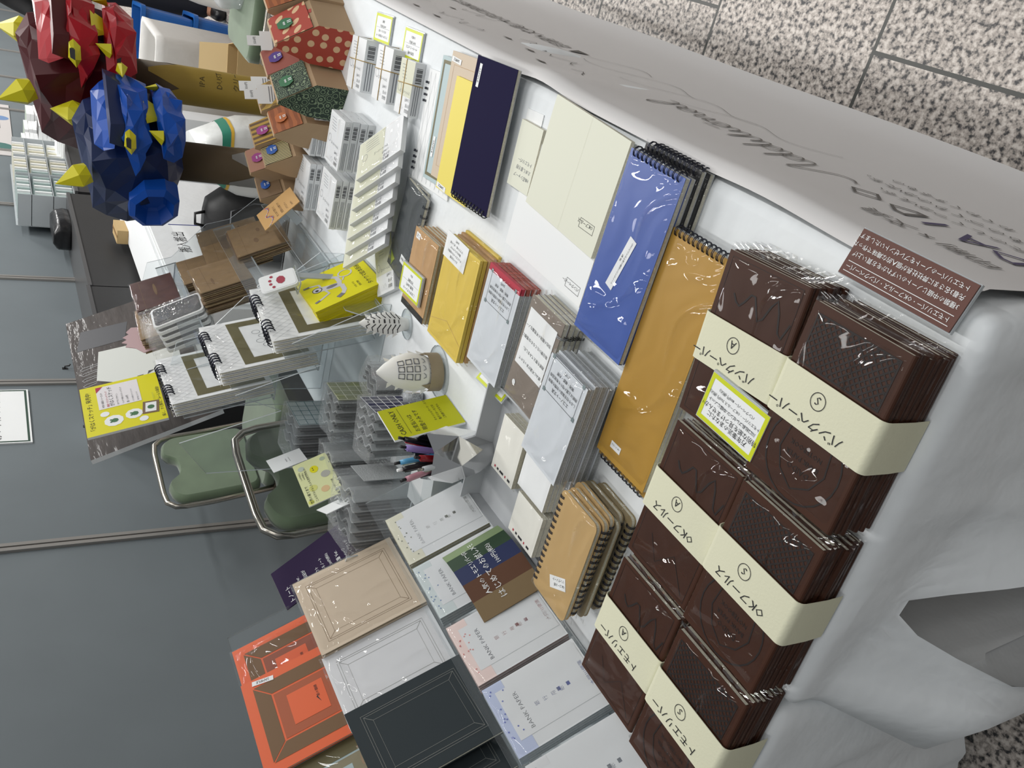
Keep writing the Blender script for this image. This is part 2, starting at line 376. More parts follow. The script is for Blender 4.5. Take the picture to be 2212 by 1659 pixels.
def banner():
    PAP = mat('banner_paper', 'd0cecd', .55); b = B(); X = [.035+i*.0237 for i in range(81)]; rows = []
    for (y, zz) in BP:
        row = []
        for x in X:
            hump = .014*math.exp(-((x-.80)/.07)**2)*max(0, min(1, (zz-.55)/.12)) + .010*math.exp(-((x-.30)/.10)**2)*max(0, min(1, (zz-.6)/.1))
            fl = .02*max(0, (.35-zz))*noise.noise(Vector((x*2.2, zz, 3)))
            row.append((x, y-hump*.6+fl*2-.004, zz+hump*.45))
        rows.append(row)
    b.rings(rows, PAP, closed=False, cap=False)
    def put(fn):
        n0 = len(b.bm.verts); fn(); b.bm.verts.ensure_lookup_table()
        for v in b.bm.verts[n0:]:
            x, y, zz = v.co; v.co = (x, by(y)-.0055, y)
    IN = mat('banner_ink', '55524f', .6); IN2 = mat('banner_violet_ink', '39305c', .6)
    def w():
        for ch, x, m in (('D', .098, IN2), ('A', .148, IN2), ('I', .212, IN2), ('D', .240, IN), ('O', .296, IN)): b.text(ch, x, .487, 0, .068, m)
        b.text('印刷 × 文具', .085, .578, 0, .034, IN)
        SI = mat('script_ink', '6a6662', .6); GL = {'A': ([(-.5, .3), (-.3, 0), (.1, .2), (.6, 1.3), (.95, 2.2), (.9, 1.2), (.85, .15), (1.15, .1)], 1.15), 'a': ([(.5, .8), (.25, 1), (.02, .5), (.2, .02), (.5, .5), (.55, .95), (.5, .2), (.75, .1)], .75), 'd': ([(.5, .8), (.25, 1), (.02, .5), (.2, .02), (.5, .6), (.62, 2.1), (.5, .25), (.75, .1)], .75), 'i': ([(.15, .95), (.1, .15), (.4, .1)], .4), 't': ([(.25, 1.7), (.15, .15), (.45, .1)], .45), 'o': ([(.4, 1), (.08, .7), (.12, .1), (.45, .15), (.5, .9), (.8, .8)], .75), 'n': ([(.05, .95), (.02, .05), (.35, .95), (.45, .7), (.45, .1), (.7, .1)], .7), 'l': ([(.15, .4), (.45, 1.8), (.28, 2.1), (.12, .8), (.2, .05), (.6, .2)], .5)}
        path = []; x0 = 0
        for ch in 'Additional':
            st, adv = GL[ch]; path += [(x0+px, pz) for px, pz in st]; x0 += adv
        Q = [path[0]]+path+[path[-1]]; crv = []
        for k in range(1, len(Q)-2):
            for q in range(5):
                t = q/5; crv.append(tuple(.5*(2*Q[k][c]+(Q[k+1][c]-Q[k-1][c])*t+(2*Q[k-1][c]-5*Q[k][c]+4*Q[k+1][c]-Q[k+2][c])*t*t+(3*Q[k][c]-Q[k-1][c]-3*Q[k+1][c]+Q[k+2][c])*t**3) for c in (0, 1)))
        b.line([(.40+.057*px-.016*pz, .468+.040*pz) for px, pz in crv], .0034, 0, SI); b.line([(.40+.057*3.45, .520), (.40+.057*4.05, .524)], .0028, 0, SI)
        b.text('たのしくつかえる、', .14, .440, 0, .022, IN, sx=1.2); b.text('ものづくりのかたち。', .17, .400, 0, .022, IN, sx=1.2)
        b.text('わくわくするもの', .21, .362, 0, .020, IN, sx=1.2)
        b.text('▲ 印刷×文具(大同印刷株式会社)', 1.14, .40, 0, .05, IN)
        rr = random.Random(4)
        for k in range(9):
            x0 = .85+.12*k; z0 = .62-.16*rr.random(); pts = [(x0+.010*i, z0+.018*sin(i*.9+k)*(.4+rr.random())) for i in range(8+rr.randint(0, 6))]
            b.line(pts, .0022, 0, IN); b.poly([(x0+.07, z0+.05, 0), (x0+.085, z0+.055, 0), (x0+.11, z0+.05, 0), (x0+.085, z0+.044, 0)], IN)
        for k in range(4):
            x0 = .5+.16*k; b.line([(x0+.013*i, .36+.03*sin(i*.35+k)+.004*i) for i in range(22)], .0011, 0, IN)
    put(w)
    b.obj('paper_banner', label='long white paper banner with script lettering hanging down the front of the stall', cat='banner')
banner()

# ================================================================== things on the front table
# ---- brown notebooks
NW, NH = .117, .190
def brown_parts(root, kind, seed, t=.0068):
    b = B(); r = t/2; P = []
    for a in range(-90, 91, 30): P.append((-NW/2-r*cos(R(a))+r*.6, r+r*sin(R(a))))
    prof = [(NW/2, 0), *[(x, z) for x, z in P], (NW/2, t)]
    inner = [(NW/2, t-.0006), (-NW/2+r*.6, t-.0006), (-NW/2+r*.6, .0006), (NW/2, .0006)]
    ring = [(NW/2, 0)]+P+[(NW/2, t), *inner]
    M = Matrix(((1, 0, 0, 0), (0, 0, 1, 0), (0, 1, 0, 0), (0, 0, 0, 1)))
    b.prism(ring, -NH/2, NH/2, BROWN, M)
    if kind == 'S':
        z = t+.0004
        b.frame(-.050, -.086, .050, -.034, .0018, z, DBROWN)
        for k in range(-6, 13):
            x0 = -.048+k*.0075
            for sg in (1, -1):
                pts = []
                for q in range(2):
                    y = -.084+q*.048; x = x0+sg*q*.048 if sg > 0 else x0+.048-q*.048
                    pts.append((x, y))
                (ax, ay), (cx, cy) = pts
                lo, hi = max(0, (-.048-ax)/(cx-ax) if cx > ax else (.048-ax)/(cx-ax)), min(1, (.048-ax)/(cx-ax) if cx > ax else (-.048-ax)/(cx-ax))
                if hi-lo > .05: b.line([(ax+(cx-ax)*lo, ay+(cy-ay)*lo), (ax+(cx-ax)*hi, ay+(cy-ay)*hi)], .0017, z, DBROWN)
        b.ring(0, .048, .046, .0018, z, DBROWN); b.line([(.046*cos(R(a)), .048+.046*sin(R(a))) for a in range(190, 351, 8)], .0016, z, DBROWN)
        sh = [(-.026, .022), (0, .012), (.026, .022), (.03, .05), (.02, .07), (0, .082), (-.02, .07), (-.03, .05)]
        b.line(sh, .0017, z, DBROWN, closed=True)
        for i, s in enumerate(('DAIDO', 'BANK PAPER', 'NOTEBOOK')): b.text(s, 0, .058-.011*i, z, .0075 if i else .009, DBROWN, al='c')
    else:
        z = t+.0004
        b.line([(-.05+.006*i, -.052+.017*sin(i*1.15)*(1.2-i*.06)) for i in range(15)], .0024, z, DBROWN)
        b.line([(-.045, .084), (-.015, .05), (.01, .078), (.03, .05)], .0010, z, DBROWN)
        b.frame(-.052, -.09, .052, .09, .0005, z, DBROWN)
    b.obj('cover', root)
    b = B(); b.box(-NW/2+.003, NW/2-.001, -NH/2+.0008, NH/2-.0008, .001, t-.001, PAGE); b.obj('pages', root)
    sleeve(NW, NH, t+.0006, root, FILM, .003, seed=seed, flap=-.006)
    return root
def handmark(b, text, letter, M, s=.014):
    b.text(text, -.047, .006, 0, s, INK, M, shear=.2); b.ring(-.004, -.012, .0088, .0008, 0, INK, M); b.text(letter, -.004, -.0168, 0, .0125, INK, M, al='c', shear=.15)
def band(x, y, z0, z1, yaw, text, letter, label):
    wd = .055; b = B(); r = .008; hw = NW/2+.006; t = z1-z0
    prof = [(hw, .001)] + [(hw-r+r*cos(R(a)), t-r+r*sin(R(a))) for a in (0, 30, 60, 90)] + [(-hw+r+r*cos(R(a)), t-r+r*sin(R(a))) for a in (90, 105, 120, 140, 160, 180)] + [(-hw-.001, t*.4), (-hw, .001)]
    rows = [[(px, yy, pz) for px, pz in prof] for yy in (-wd/2, wd/2)]
    rows2 = [[(px*.988, yy, pz-.0008) for px, pz in prof] for yy in (-wd/2, wd/2)]
    b.rings(rows, BANDM, closed=False, cap=False); b.rings(rows2, BANDM, closed=False, cap=False)
    for a, c in ((rows[0], rows2[0]), (rows[1], rows2[1])):
        b.rings([a, c], BANDM, closed=False, cap=False)
    handmark(b, text, letter, Matrix.Translation((.012, .004, t+.0005)))
    b.obj('paper_band', M=T(x, y, z0, yaw), label=label, cat='paper band', group='cream paper bands round the brown notebook stacks')
stacks = [  # x, y, yaw, kind, count, band text, letter, key
    (.078, .140, 1, 'S', 8, 'バンクペーパー', 'S', 'S by the notice card', -.004),
    (.206, .140, 4, 'A', 7, 'バンクペーパー', 'A', 'A under the price card', .004),
    (.071, .345, 0, 'S', 8, 'OKフールス', 'S', "S in the row's middle", -.006),
    (.201, .353, 0, 'A', 6, 'OKフールス', 'A', "A in the row's middle", -.002),
    (.068, .551, 0, 'S', 8, 'トモエリバー', 'S', 'S farthest from the notice card', -.006),
    (.201, .559, 0, 'A', 6, 'トモエリバー', 'A', 'A farthest from the price card', -.004)]
proto = {}
for x, y, yaw, kd, n, tx, lt, key, dy in stacks:
    pitch = .0076
    for k in range(n):
        top = k == n-1
        M = T(x+rnd.uniform(-.0025, .0025)*(not top), y+rnd.uniform(-.003, .003)*(not top), TZ+.0005+k*pitch, yaw+rnd.uniform(-1.2, 1.2)*(not top))
        lb = ('%s notebook from the top of the brown stack marked %s' % (ORD[n-1-k], key)) if not top else 'top notebook of the brown stack marked %s' % key
        if kd not in proto:
            o = thing('brown_notebook', lb, 'notebook', M, 'brown notebooks in banded stacks'); brown_parts(o, kd, 3 if kd == 'S' else 8); proto[kd] = o
        else: dup(proto[kd], M, lb)
    band(x, y+dy, TZ+.0005, TZ+n*pitch+.0035, yaw, tx, lt, 'cream paper band round the brown stack marked %s' % key)

# ---- small lime price cards in clear holders
def lime_card(M, lines, label, t=.004, w=.091, h=.055):
    o = thing('price_card', label, 'price card', M, 'lime framed price cards')
    b = B(); b.box(-w/2, w/2, -h/2, h/2, t-.0012, t, WHITE); b.frame(-w/2, -h/2, w/2, h/2, .005, t+.0003, LIME)
    n = len(lines)
    for i, (s, sz) in enumerate(lines): b.text(s, 0, h/2-.0145-(h-.026)*i/max(1, n-1), t+.0004, sz, INK, al='c')
    b.rect(-w*.4, -.001, w*.4, -.0006, t+.0004, GREYINK); b.obj('card', o)
    b = B(); b.box(-w/2-.002, w/2+.002, -h/2-.002, h/2+.002, 0, t-.0014, ACRE); b.obj('holder', o)
lime_card(T(.176, .200, TZ+.0565, -1), [('万年筆派のあなたに', .0072), ('特別な紙を見つけませんか?', .0072), ('川口社長プレゼンツ 中綴じノート', .005), ('トモエリバー・OKフールス 700円 (税込)', .0045), ('バンクペーパー 800円 (税込)', .0045)],
          'lime bordered price card lying on the brown notebooks', t=.005)
lime_card(T(1.469, .047, TZ+.001, 4), [('プラスチック版画カード', .006), ('ポストカード用', .006), ('600円 (税込)', .006), ('各種', .006)], 'lime bordered price card on the cloth beside the red polka dot bag')
lime_card(T(1.304, .046, TZ+.001, 3), [('名刺100枚', .007), ('ペーパーミックス', .007), ('550円 (税込)', .006), ('100枚入', .006)], 'lime bordered price card on the cloth beside the boxes tied with rubber bands')
lime_card(T(1.003, .424, TZ+.0445, 3), [('こまがらすノート', .007), ('各種 330円', .007), ('万年筆用', .006), ('税込', .005)], 'lime bordered price card lying on the kraft notebooks', t=.005)
lime_card(lean(.695, .452, TZ+.006, 4, 30), [('エコノート', .007), ('しおり付き', .006), ('各 250円', .006)], 'lime bordered price card leaning between the white eco notebooks and the tray')
lime_card(lean(.735, .625, TZ+.03, 4, 25), [('はじめてのメモ', .006), ('100円', .007)], 'lime bordered price card half hidden behind the grey tray and colour striped sign')

# ---- brown notice over the front edge
def brown_notice():
    o = thing('counter_notice', 'dark brown notice card with white lines tipped over the front table edge', 'notice', lean(.0965, -.020, TZ+.002, 0, 12))
    b = B(); b.box(-.066, .066, 0, .047, .002, .0035, mat('notice_brown', '5a2f22', .55))
    for i, (s, y) in enumerate((('トモエリバー・OKフールス・バンクペーパー', .0355), ('3種類の中綴じノートのいずれかをお買い上げ', .0225), ('先着3名さまに弊社社長が個人的な趣味で作った', .0135), ('トモエリバーのノートをプレゼントいたします!', .0045))):
        b.text(s, -.061, y, .0039, .0060, WHITE)
    b.rect(-.062, .0325, .062, .0331, .0039, WHITE); b.rect(-.062, .0425, .062, .0431, .0039, WHITE); b.obj('card', o)
    b = B(); b.box(-.067, .067, -.001, .048, -.002, .0018, ACRE); b.obj('stand', o)
brown_notice()

# ---- long ring pads
def ring_pad(M, w, h, t, cover, label, end, group, sl=True, n=11, name='ring_pad', lab=None, sd=1, wire=WIRE):
    o = thing(name, label, 'ring notebook', M, group)
    b = B(); b.box(-w/2, w/2, -h/2, h/2, t-.0008, t, cover); b.obj('cover', o)
    b = B(); b.box(-w/2+.001, w/2-.001, -h/2+.001, h/2-.001, .0008, t-.0009, PAGE); b.box(-w/2, w/2, -h/2, h/2, 0, .0007, SILVER); b.obj('pages', o)
    b = B(); r = t*.75+.0016
    if end in ('n', 's'): y = (h/2-.002)*(1 if end == 'n' else -1); coil(b, (-w/2+.006, y, t*.5), (w/2-.006, y, t*.5), n, r, wire)
    else: x = (w/2-.002)*(1 if end == 'e' else -1); coil(b, (x, -h/2+.006, t*.5), (x, h/2-.006, t*.5), n, r, wire)
    b.obj('ring_binding', o)
    if lab: b = B(); lab(b, t); b.obj('sticker', o)
    if sl: sleeve(w, h, t+.002, o, FILM, .005, seed=sd)
    return o
def lab_gold(b, t): b.rect(.008, .132, .030, .142, t+.0005, WHITE); b.text('OK フールス', .010, .135, t+.0008, .0032, INK)
for k in range(3):
    ring_pad(T(.344+(.002 if k < 2 else 0), .232+(.008 if k < 2 else -.002), TZ+.0005+k*.0085, .5), .108, .318, .0075, GOLD if k else SILVER,
             ['grey backed long ring pad at the bottom of the ochre stack', 'middle ochre ring pad, its rings at the far end', 'top ochre long ring pad in clear film with sunlit creases'][k] if k < 2 else 'top ochre long ring pad in shiny clear film beside the brown notebooks',
             'n' if k < 2 else 's', 'ochre long ring pads', lab=lab_gold if k == 2 else None, sd=21+k)
def lab_blue(b, t):
    Q = T(.004, .01, 0, 76); b.rect(-.038, -.008, .038, .008, t+.0006, WHITE, Q)
    b.text('CMOピリンス上質の細長いリングノート', -.034, .001, t+.0009, .0036, INK, Q); b.text('(無 地)', -.012, -.005, t+.0009, .0036, INK, Q)
for k in range(4):
    ring_pad(T(.455-.012*(k == 0)-.006*(k == 1), .137-.010*(k < 2), TZ+.0005+k*.0085, -1+(k < 2)), .114, .252, .0075, BLUE if k > 1 else BLACK,
             ['lowest black ring pad under the blue pads', 'second black ring pad directly beneath the blue pads', 'blue ring pad hidden under the top blue one, rings at its far end', 'top blue long ring pad in creased clear film with a white strip label'][k],
             'n' if k == 2 else 's', 'blue and black long ring pads', lab=lab_blue if k == 3 else None, sd=31+k)

# ---- loose sample sheets
def sheet(name, label, M, w, h, t, m, deco=None, cat='paper pad', group='sample paper pads'):
    b = B(); b.box(-w/2, w/2, -h/2, h/2, 0, t, m, side=PAGE if t > .003 else m)
    if deco: deco(b, t+.0003)
    return b.obj(name, M=M, label=label, cat=cat, group=group)
def d_cream(b, z):
    b.rect(-.003, -.084, -.0028, .084, z, mat('fold_shade', 'd0d1bf', .8)); b.frame(-.083, .047, -.046, .061, .0006, z, INK, T(0, 0, 0, 3)); b.text('OKフールス', -.080, .0495, z, .0072, INK, T(0, 0, 0, 3), shear=.15)
def d_white(b, z):
    b.frame(-.108, .060, -.070, .074, .0006, z, INK); b.text('バンクペーパー', -.106, .0635, z, .0066, INK, shear=.15)
sheet('sample_pad', 'white sample paper pad lying half under the folded cream pad', T(.667, .165, TZ+.0005, -1), .236, .172, .005, WHITE, d_white)
sheet('sample_pad', 'cream sample paper pad with a centre fold and boxed handwriting', T(.645, .088, TZ+.006, -3), .200, .168, .006, CREAM, d_cream)
def d_small(b, z):
    for i, s in enumerate(('HB芯シャープ', 'ためし書き用', 'トモエリバー')): b.text(s, -.028, .024-.012*i+.004, z, .0075, GREYINK, shear=.2)
sheet('memo_pad', 'small white slip under the little cream try-out pad', T(.802, .065, TZ+.0005, 3), .05, .05, .001, WHITE)
sheet('memo_pad', 'small cream try-out pad with faint handwriting beside the large folded pad', T(.790, .109, TZ+.0016, 1), .068, .103, .007, CREAM, d_small)

# ---- SAMPLE stack
def d_cal(b, z):
    for k in range(9): b.line([(-.085+.02*k, -.10), (-.045+.02*k, .10)], .0005, z, SILVER); b.line([(-.045+.02*k, -.10), (-.085+.02*k, .10)], .0005, z, SILVER)
    b.rect(-.07, -.045, -.02, -.037, z+.0003, WHITE); b.text('SAMPLE', -.068, -.0435, z+.0005, .006, INK)
cal = thing('ring_calendar', 'white ring bound sheet with a lattice print under the SAMPLE notebooks', 'ring notebook', T(1.113, .166, TZ+.0005, 4))
b = B(); b.box(-.085, .085, -.105, .105, 0, .0028, WHITE); d_cal(b, .0031); b.obj('sheet', cal)
for y0 in (-.085, .045): b = B(); coil(b, (.083, y0, .002), (.083, y0+.045, .002), 4, .0055, WIRE, wr=.0009); b.obj('ring_binding', cal)
def sample_label(b, x, y, z, rot): Q = T(x, y, 0, rot); b.rect(-.019, -.0045, .019, .0045, z, WHITE, Q); b.text('SAMPLE', 0, -.0026, z+.0003, .0068, INK, Q, al='c')
def notebook(name, label, M, w, h, t, m, deco=None, group='sample notebooks'):
    o = thing(name, label, 'notebook', M, group)
    b = B(); b.box(-w/2, w/2, -h/2, h/2, t-.0008, t, m); b.box(-w/2, w/2, -h/2, h/2, 0, .0006, m)
    if deco: deco(b, t+.0004)
    b.obj('cover', o)
    b = B(); b.box(-w/2+.001, w/2-.001, -h/2+.001, h/2-.001, .0007, t-.0009, PAGE); b.obj('pages', o); return o
def d_lb(b, z):
    b.frame(-.066, -.105, .066, .105, .006, z, OLIVE2); b.line([(-.066, -.105), (-.05, -.09)], .001, z, WHITE); sample_label(b, .05, .05, z+.0004, 88)
notebook('sample_notebook', 'pale blue sample notebook with an olive frame under the beige one', T(1.068, .137, TZ+.0042, 5), .146, .224, .0038, LBLUE, d_lb)
def d_be(b, z): b.frame(-.055, -.09, .055, .09, .0005, z, KRAFT); sample_label(b, .047, -.098, z+.0004, -4)
notebook('sample_notebook', 'beige sample notebook between the pale blue and yellow ones', T(1.030, .122, TZ+.0084, 4), .138, .224, .0034, BEIGE, d_be)
def d_ye(b, z): sample_label(b, .041, .094, z, -4)
notebook('sample_notebook', 'yellow sample notebook partly covered by the long navy one', T(.995, .146, TZ+.0122, 3), .126, .200, .0038, YEL2, d_ye)
def lab_navy(b, t): sample_label(b, .052, -.088, t+.0005, 88)
ring_pad(T(.912, .113, TZ+.0165, 3), .140, .236, .007, NAVY, 'long navy ring notebook labelled SAMPLE on top of the sample pile', 'n', 'sample notebooks', sl=False, lab=lab_navy, wire=BLACK)

# ---- middle row: notebooks and envelopes lying flat
for k in range(2):
    ring_pad(T(1.135+.012*(1-k), .372, TZ+.0005+k*.0085, -6+6*(1-k)), .102, .188, .0075, GREYPAD,
             ['lower graphite ring notebook in clear film beside the kraft notebooks', 'upper graphite ring notebook in clear film with a small white label'][k], 'w', 'graphite ring notebooks', n=9, sd=41+k,
             lab=(lambda b, t: (b.rect(-.04, .045, -.005, .062, t+.0006, WHITE), b.text('グラフ用紙', -.038, .050, t+.0009, .006, INK), b.poly([(.02, .07, t+.0006), (.045, .06, t+.0006), (.03, .09, t+.0006)], mat('leaf_green', '7f8f2c', .6)))) if k else None)
def kraft_nb(M, label, group, t=.0075, w=.104, h=.155, top=False):
    def d(b, z):
        b.rect(-w/2, h/2-.012, w/2, h/2, z, BLACK)
        if top: b.rect(.025, -.070, .043, -.058, z, WHITE); b.text('こま', .026, -.067, z+.0003, .007, INK)
    o = notebook('kraft_notebook', label, M, w, h, t, KRAFT, d, group); sleeve(w, h, t+.0015, o, FILM, .003, seed=51); return o
for k in range(5):
    kraft_nb(T(.992+rnd.uniform(-.002, .002), .402+rnd.uniform(-.003, .003), TZ+.0005+k*.0085, 1), ('top kraft notebook with a small white sticker under a lime price card' if k == 4 else '%s kraft notebook from the top of the black backed pile' % ORD[4-k]), 'kraft notebooks with black spines', top=k == 4)
def envelope(M, label, m, w=.128, h=.190, t=.006, name='padded_envelope', lab=None):
    o = thing(name, label, 'envelope', M, 'mustard envelope packs')
    b = B(); b.box(-w/2, w/2, -h/2, h/2, 0, t, m); b.line([(-w/2, h/2-.03), (0, h/2-.05), (w/2, h/2-.03)], .0006, t+.0003, KRAFT); b.obj('envelope_body', o)
    if lab: b = B(); lab(b, t); b.obj('label_card', o)
    sleeve(w, h, t+.001, o, FILM, .004, seed=int(M.translation.z*1e4) % 97); return o
def lab_env(b, t):
    Q = T(.022, -.077, 0, -2); b.box(-.043, .043, -.023, .023, t+.0008, t+.0016, WHITE, Q)
    for i, s in enumerate(('えらべる封筒', 'デッドストックの封筒を', '集めたパックです', 'クラフト紙・ボンド紙', '200円')): b.text(s, 0, .013-.0078*i, t+.0019, .0052, INK, Q, al='c')
for k in range(5):
    envelope(T(.856+rnd.uniform(-.003, .003), .385+(0 if k > 2 else -.010+.004*k), TZ+.0005+k*.0075, 1), ('top mustard yellow envelope pack with a white label card' if k == 4 else '%s envelope pack from the top of the mustard pile' % ORD[4-k]), KRAFT if k in (1, 2) else ENV, lab=lab_env if k == 4 else None)
FLOWER = mat('flower_print', 'a04a3c', .6, var=.5, vscale=160)
def eco(M, label, t=.0085, w=.105, h=.172, spine=None, top=False, sd=1):
    o = thing('eco_notebook', label, 'notebook', M, 'white eco notebooks')
    def lab(b, z):
        b.frame(-.040, -.078, .040, -.026, .0006, z, INK)
        for sx in (-1, 1):
            for yy in (-.078, -.026): b.rect(sx*.040-.003, yy-.003, sx*.040+.003, yy+.003, z+.0002, mat('label_corner', '7c8a8c', .6))
        for i, s in enumerate(('エコノート文具', 'しおり付き薬袋の封筒も使用', '用紙は上質の残りを有効活用', '無地・横罫・方眼', '250円')): b.text(s, 0, -.037-.0088*i, z, .0056 if i else .0064, INK, al='c')
    b = B(); b.box(-w/2, w/2, -h/2, h/2, t-.0010, t, mat('pale_grey_cover', 'd4d9de', .5)); b.box(-w/2, w/2, -h/2, h/2, 0, .001, SILVER)
    if spine: b.box(-w/2, w/2, -h/2-.001, -h/2+.010, .001, t+.0002, spine)
    if top: lab(b, t+.0005)
    b.obj('cover', o)
    b = B(); b.box(-w/2+.001, w/2-.001, -h/2+(.0105 if spine else .001), h/2-.001, .0012, t-.0012, mat('grey_page_edges', 'a9acad', .8, var=.2, vscale=400)); b.obj('pages', o)
    sleeve(w, h, t+.0012, o, FILM, .004, seed=sd); return o
RED = mat('red_binding_tape', 'b3243c', .5)
for k in range(4):
    eco(T(.710+rnd.uniform(-.002, .002), .362, TZ+.0005+k*.0098, 0), ('top white eco notebook with a red binding strip and printed label' if k == 3 else '%s flower spined eco notebook from the top of the pile' % ORD[3-k]), spine=RED if k == 3 else FLOWER, top=k == 3, sd=61+k)
for k in range(6):
    eco(T(.455+rnd.uniform(-.002, .002), .378+rnd.uniform(-.002, .002), TZ+.0005+k*.0112, -2), ('top white eco notebook of the tall pile beside the ochre ring pads' if k == 5 else '%s eco notebook from the top of the tall grey pile' % ORD[5-k]), t=.0098, w=.097, h=.158, top=k == 5, sd=71+k)
# taupe ring notebooks in pouches
TAUPE = mat('taupe_cover', '857a70', .45)
def lab_pouch(b, t):
    b.rect(-.038, -.065, .042, .028, t+.0006, WHITE)
    for i, s in enumerate(('厚みに不満があったので', '用紙を替えてみました。', '毎日使いたくなる?お客様に', '当社の開発の不思議なノート')): b.text(s, -.034, .014-.018*i, t+.0009, .0062, INK)
    b.disc(.028, .058, .0045, t+.0009, WHITE)
for k in range(4):
    ring_pad(T(.576+rnd.uniform(-.002, .002), .350, TZ+.0005+k*.0102, -2), .095, .166, .009, TAUPE,
             ('top taupe ring notebook in a clear pouch with a white text card' if k == 3 else '%s taupe ring notebook from the top of its pile' % ORD[3-k]), 'w', 'taupe ring notebooks in pouches', n=5, lab=lab_pouch if k == 3 else None, sd=81+k, wire=mat('silver_wire', 'aeb2b6', .3, metal=1) if k == 3 else BLACK)

# ---- rounded kraft ring notebooks
RKRAFT = mat('golden_kraft', 'c4a470', .42)
def round_pad(M, label, side, sd, top=False, m=RKRAFT):
    o = thing('rounded_notebook', label, 'ring notebook', M, 'golden kraft ring notebooks'); w, h, t, r = .088, .168, .0078, .010; P = []
    for cx, cy, a0 in ((w/2-r, h/2-r, 0), (-w/2+r, h/2-r, 90), (-w/2+r, -h/2+r, 180), (w/2-r, -h/2+r, 270)):
        for a in (0, 22, 45, 68, 90): P.append((cx+r*cos(R(a0+a)), cy+r*sin(R(a0+a))))
    b = B(); b.prism(P, t-.001, t, m); b.prism(P, 0, .001, m)
    if top:
        Q = T(-.008, .042, t+.0005, 30); b.rect(-.019, -.009, .019, .009, 0, WHITE, Q); b.text('GKコース紙', -.017, .001, .0003, .0048, INK, Q); b.text('リングノート', -.017, -.006, .0003, .0048, INK, Q)
    b.obj('cover', o)
    b = B(); b.prism([(x*.975, y*.985) for x, y in P], .0012, t-.0012, PAGE); b.obj('pages', o)
    b = B(); x = (w/2-.004)*side; coil(b, (x, -h/2+.008, t/2), (x, h/2-.008, t/2), 15, t*.78, WIRE, wr=.0008); b.obj('ring_binding', o)
    sleeve(w, h, t+.002, o, FILM, .006, seed=sd); return o
for k in range(6):
    round_pad(T(.348+.003*(5-k)*(k % 2), .526+.004*(k % 3), TZ+.0005+k*.0108, -2+(k % 3)), ('top golden kraft ring notebook with rounded corners and white sticker' if k == 5 else '%s golden kraft ring notebook from the top of its wrapped pile' % ORD[5-k]), 1 if k in (5, 2) else -1, 91+k, top=k == 5, m=RKRAFT if k > 2 else mat('dull_kraft', '9a8a68', .5))

# ---- memo tray and its pads
tray = thing('memo_tray', 'low pale grey tray holding small square memo pads', 'tray', T(.545, .560, TZ+.0005, 2))
b = B(); b.box(-.125, .125, -.115, .105, 0, .003, SILVER); b.obj('base', tray)
for x0, x1, y0, y1 in ((.122, .125, -.115, .105), (-.125, -.122, -.115, .105), (-.122, .122, .102, .105), (-.122, .122, -.115, -.112)):
    b = B(); b.box(x0, x1, y0, y1, .003, .040 if x0 == .122 else .024, SILVER); b.obj('wall', tray)
def memo(x, y, z, yaw, w, h, label, lines=True, t=.0075):
    o = thing('memo_block', label, 'memo pad', T(x, y, z, yaw), 'cream memo pads in the grey tray')
    b = B(); b.box(-w/2, w/2, -h/2, h/2, 0, t, WHITE if not lines else mat('ivory_sheet', 'e9e8df', .6), side=PAGE)
    if lines:
        q = [(-.026, .008, INK), (-.012, .003, RED), (-.004, .012, INK), (.012, .005, BLACK), (.022, .004, RED)]
        for xx, ww, m in q: b.rect(xx, h/2-.009, xx+ww, h/2-.005, t+.0003, m)
    b.obj('pad', o); sleeve(w, h, t+.001, o, FILMS, .003, seed=int(x*1000)); return o
for k in range(3): memo(.583, .522, TZ+.0038+k*.0092, 2, .070, .098, ('top' if k == 2 else ORD[2-k])+' ivory memo pad by the tall grey wall of the tray')
for k in range(3): memo(.497, .514, TZ+.0038+k*.0092, 1, .078, .070, ('top' if k == 2 else ORD[2-k])+' plain white memo pad at the near side of the tray', lines=False)
for k in range(3): memo(.487, .592, TZ+.0038+k*.0092, 1, .076, .072, ('top' if k == 2 else ORD[2-k])+' ivory memo pad beside the colour striped sign in the tray')

# ---- five colour folded sign
def striped_sign():
    cols = ('86704f', '5a3720', '14224e', '1f3a22', '7c9166'); M = lean(.492, .612, TZ+.044, 2, 60)
    b = B(); w = .033; ang = [-28, -14, 0, 14, 28]; x = -.083; z = -.052; P = [(x, z)]
    for a in ang: x += w*cos(R(a)); z -= w*sin(R(a)); P.append((x, z))
    x0 = sum(p[0] for p in P)/6; P = [(p[0]-x0, p[1]) for p in P]
    for i in range(5):
        (xa, za), (xb, zb) = P[i], P[i+1]; m = mat('stripe_'+cols[i], cols[i], .5); da, db = -.006*abs(i-2.5), -.006*abs(i-1.5)
        b.poly([(xa, 0, za), (xb, 0, zb), (xb, .105, zb), (xa, .105, za)], m); b.poly([(xa, 0, za-.0012), (xa, .105, za-.0012), (xb, .105, zb-.0012), (xb, 0, zb-.0012)], m)
    zt = max(p[1] for p in P)+.001
    def bent(s, x, y, size):
        n0 = len(b.bm.verts); b.text(s, x, y, 0, size, WHITE, al='c', sx=1.0); b.bm.verts.ensure_lookup_table()
        for v in b.bm.verts[n0:]:
            for i in range(5):
                if P[i][0] <= v.co.x <= P[i+1][0] or i == 4:
                    tt = (v.co.x-P[i][0])/(P[i+1][0]-P[i][0]); v.co.z = P[i][1]+tt*(P[i+1][1]-P[i][1])+.0008; break
    bent('人気のトモエリバー(S)', 0, .072, .0100); bent('はじめてのお試しメモ', 0, .054, .0128); bent('100円(税込)', .012, .034, .0100)
    b.obj('striped_sign', M=M, label='folded sign in tan, brown, navy and green stripes leaning over the memo tray', cat='sign')
striped_sign()

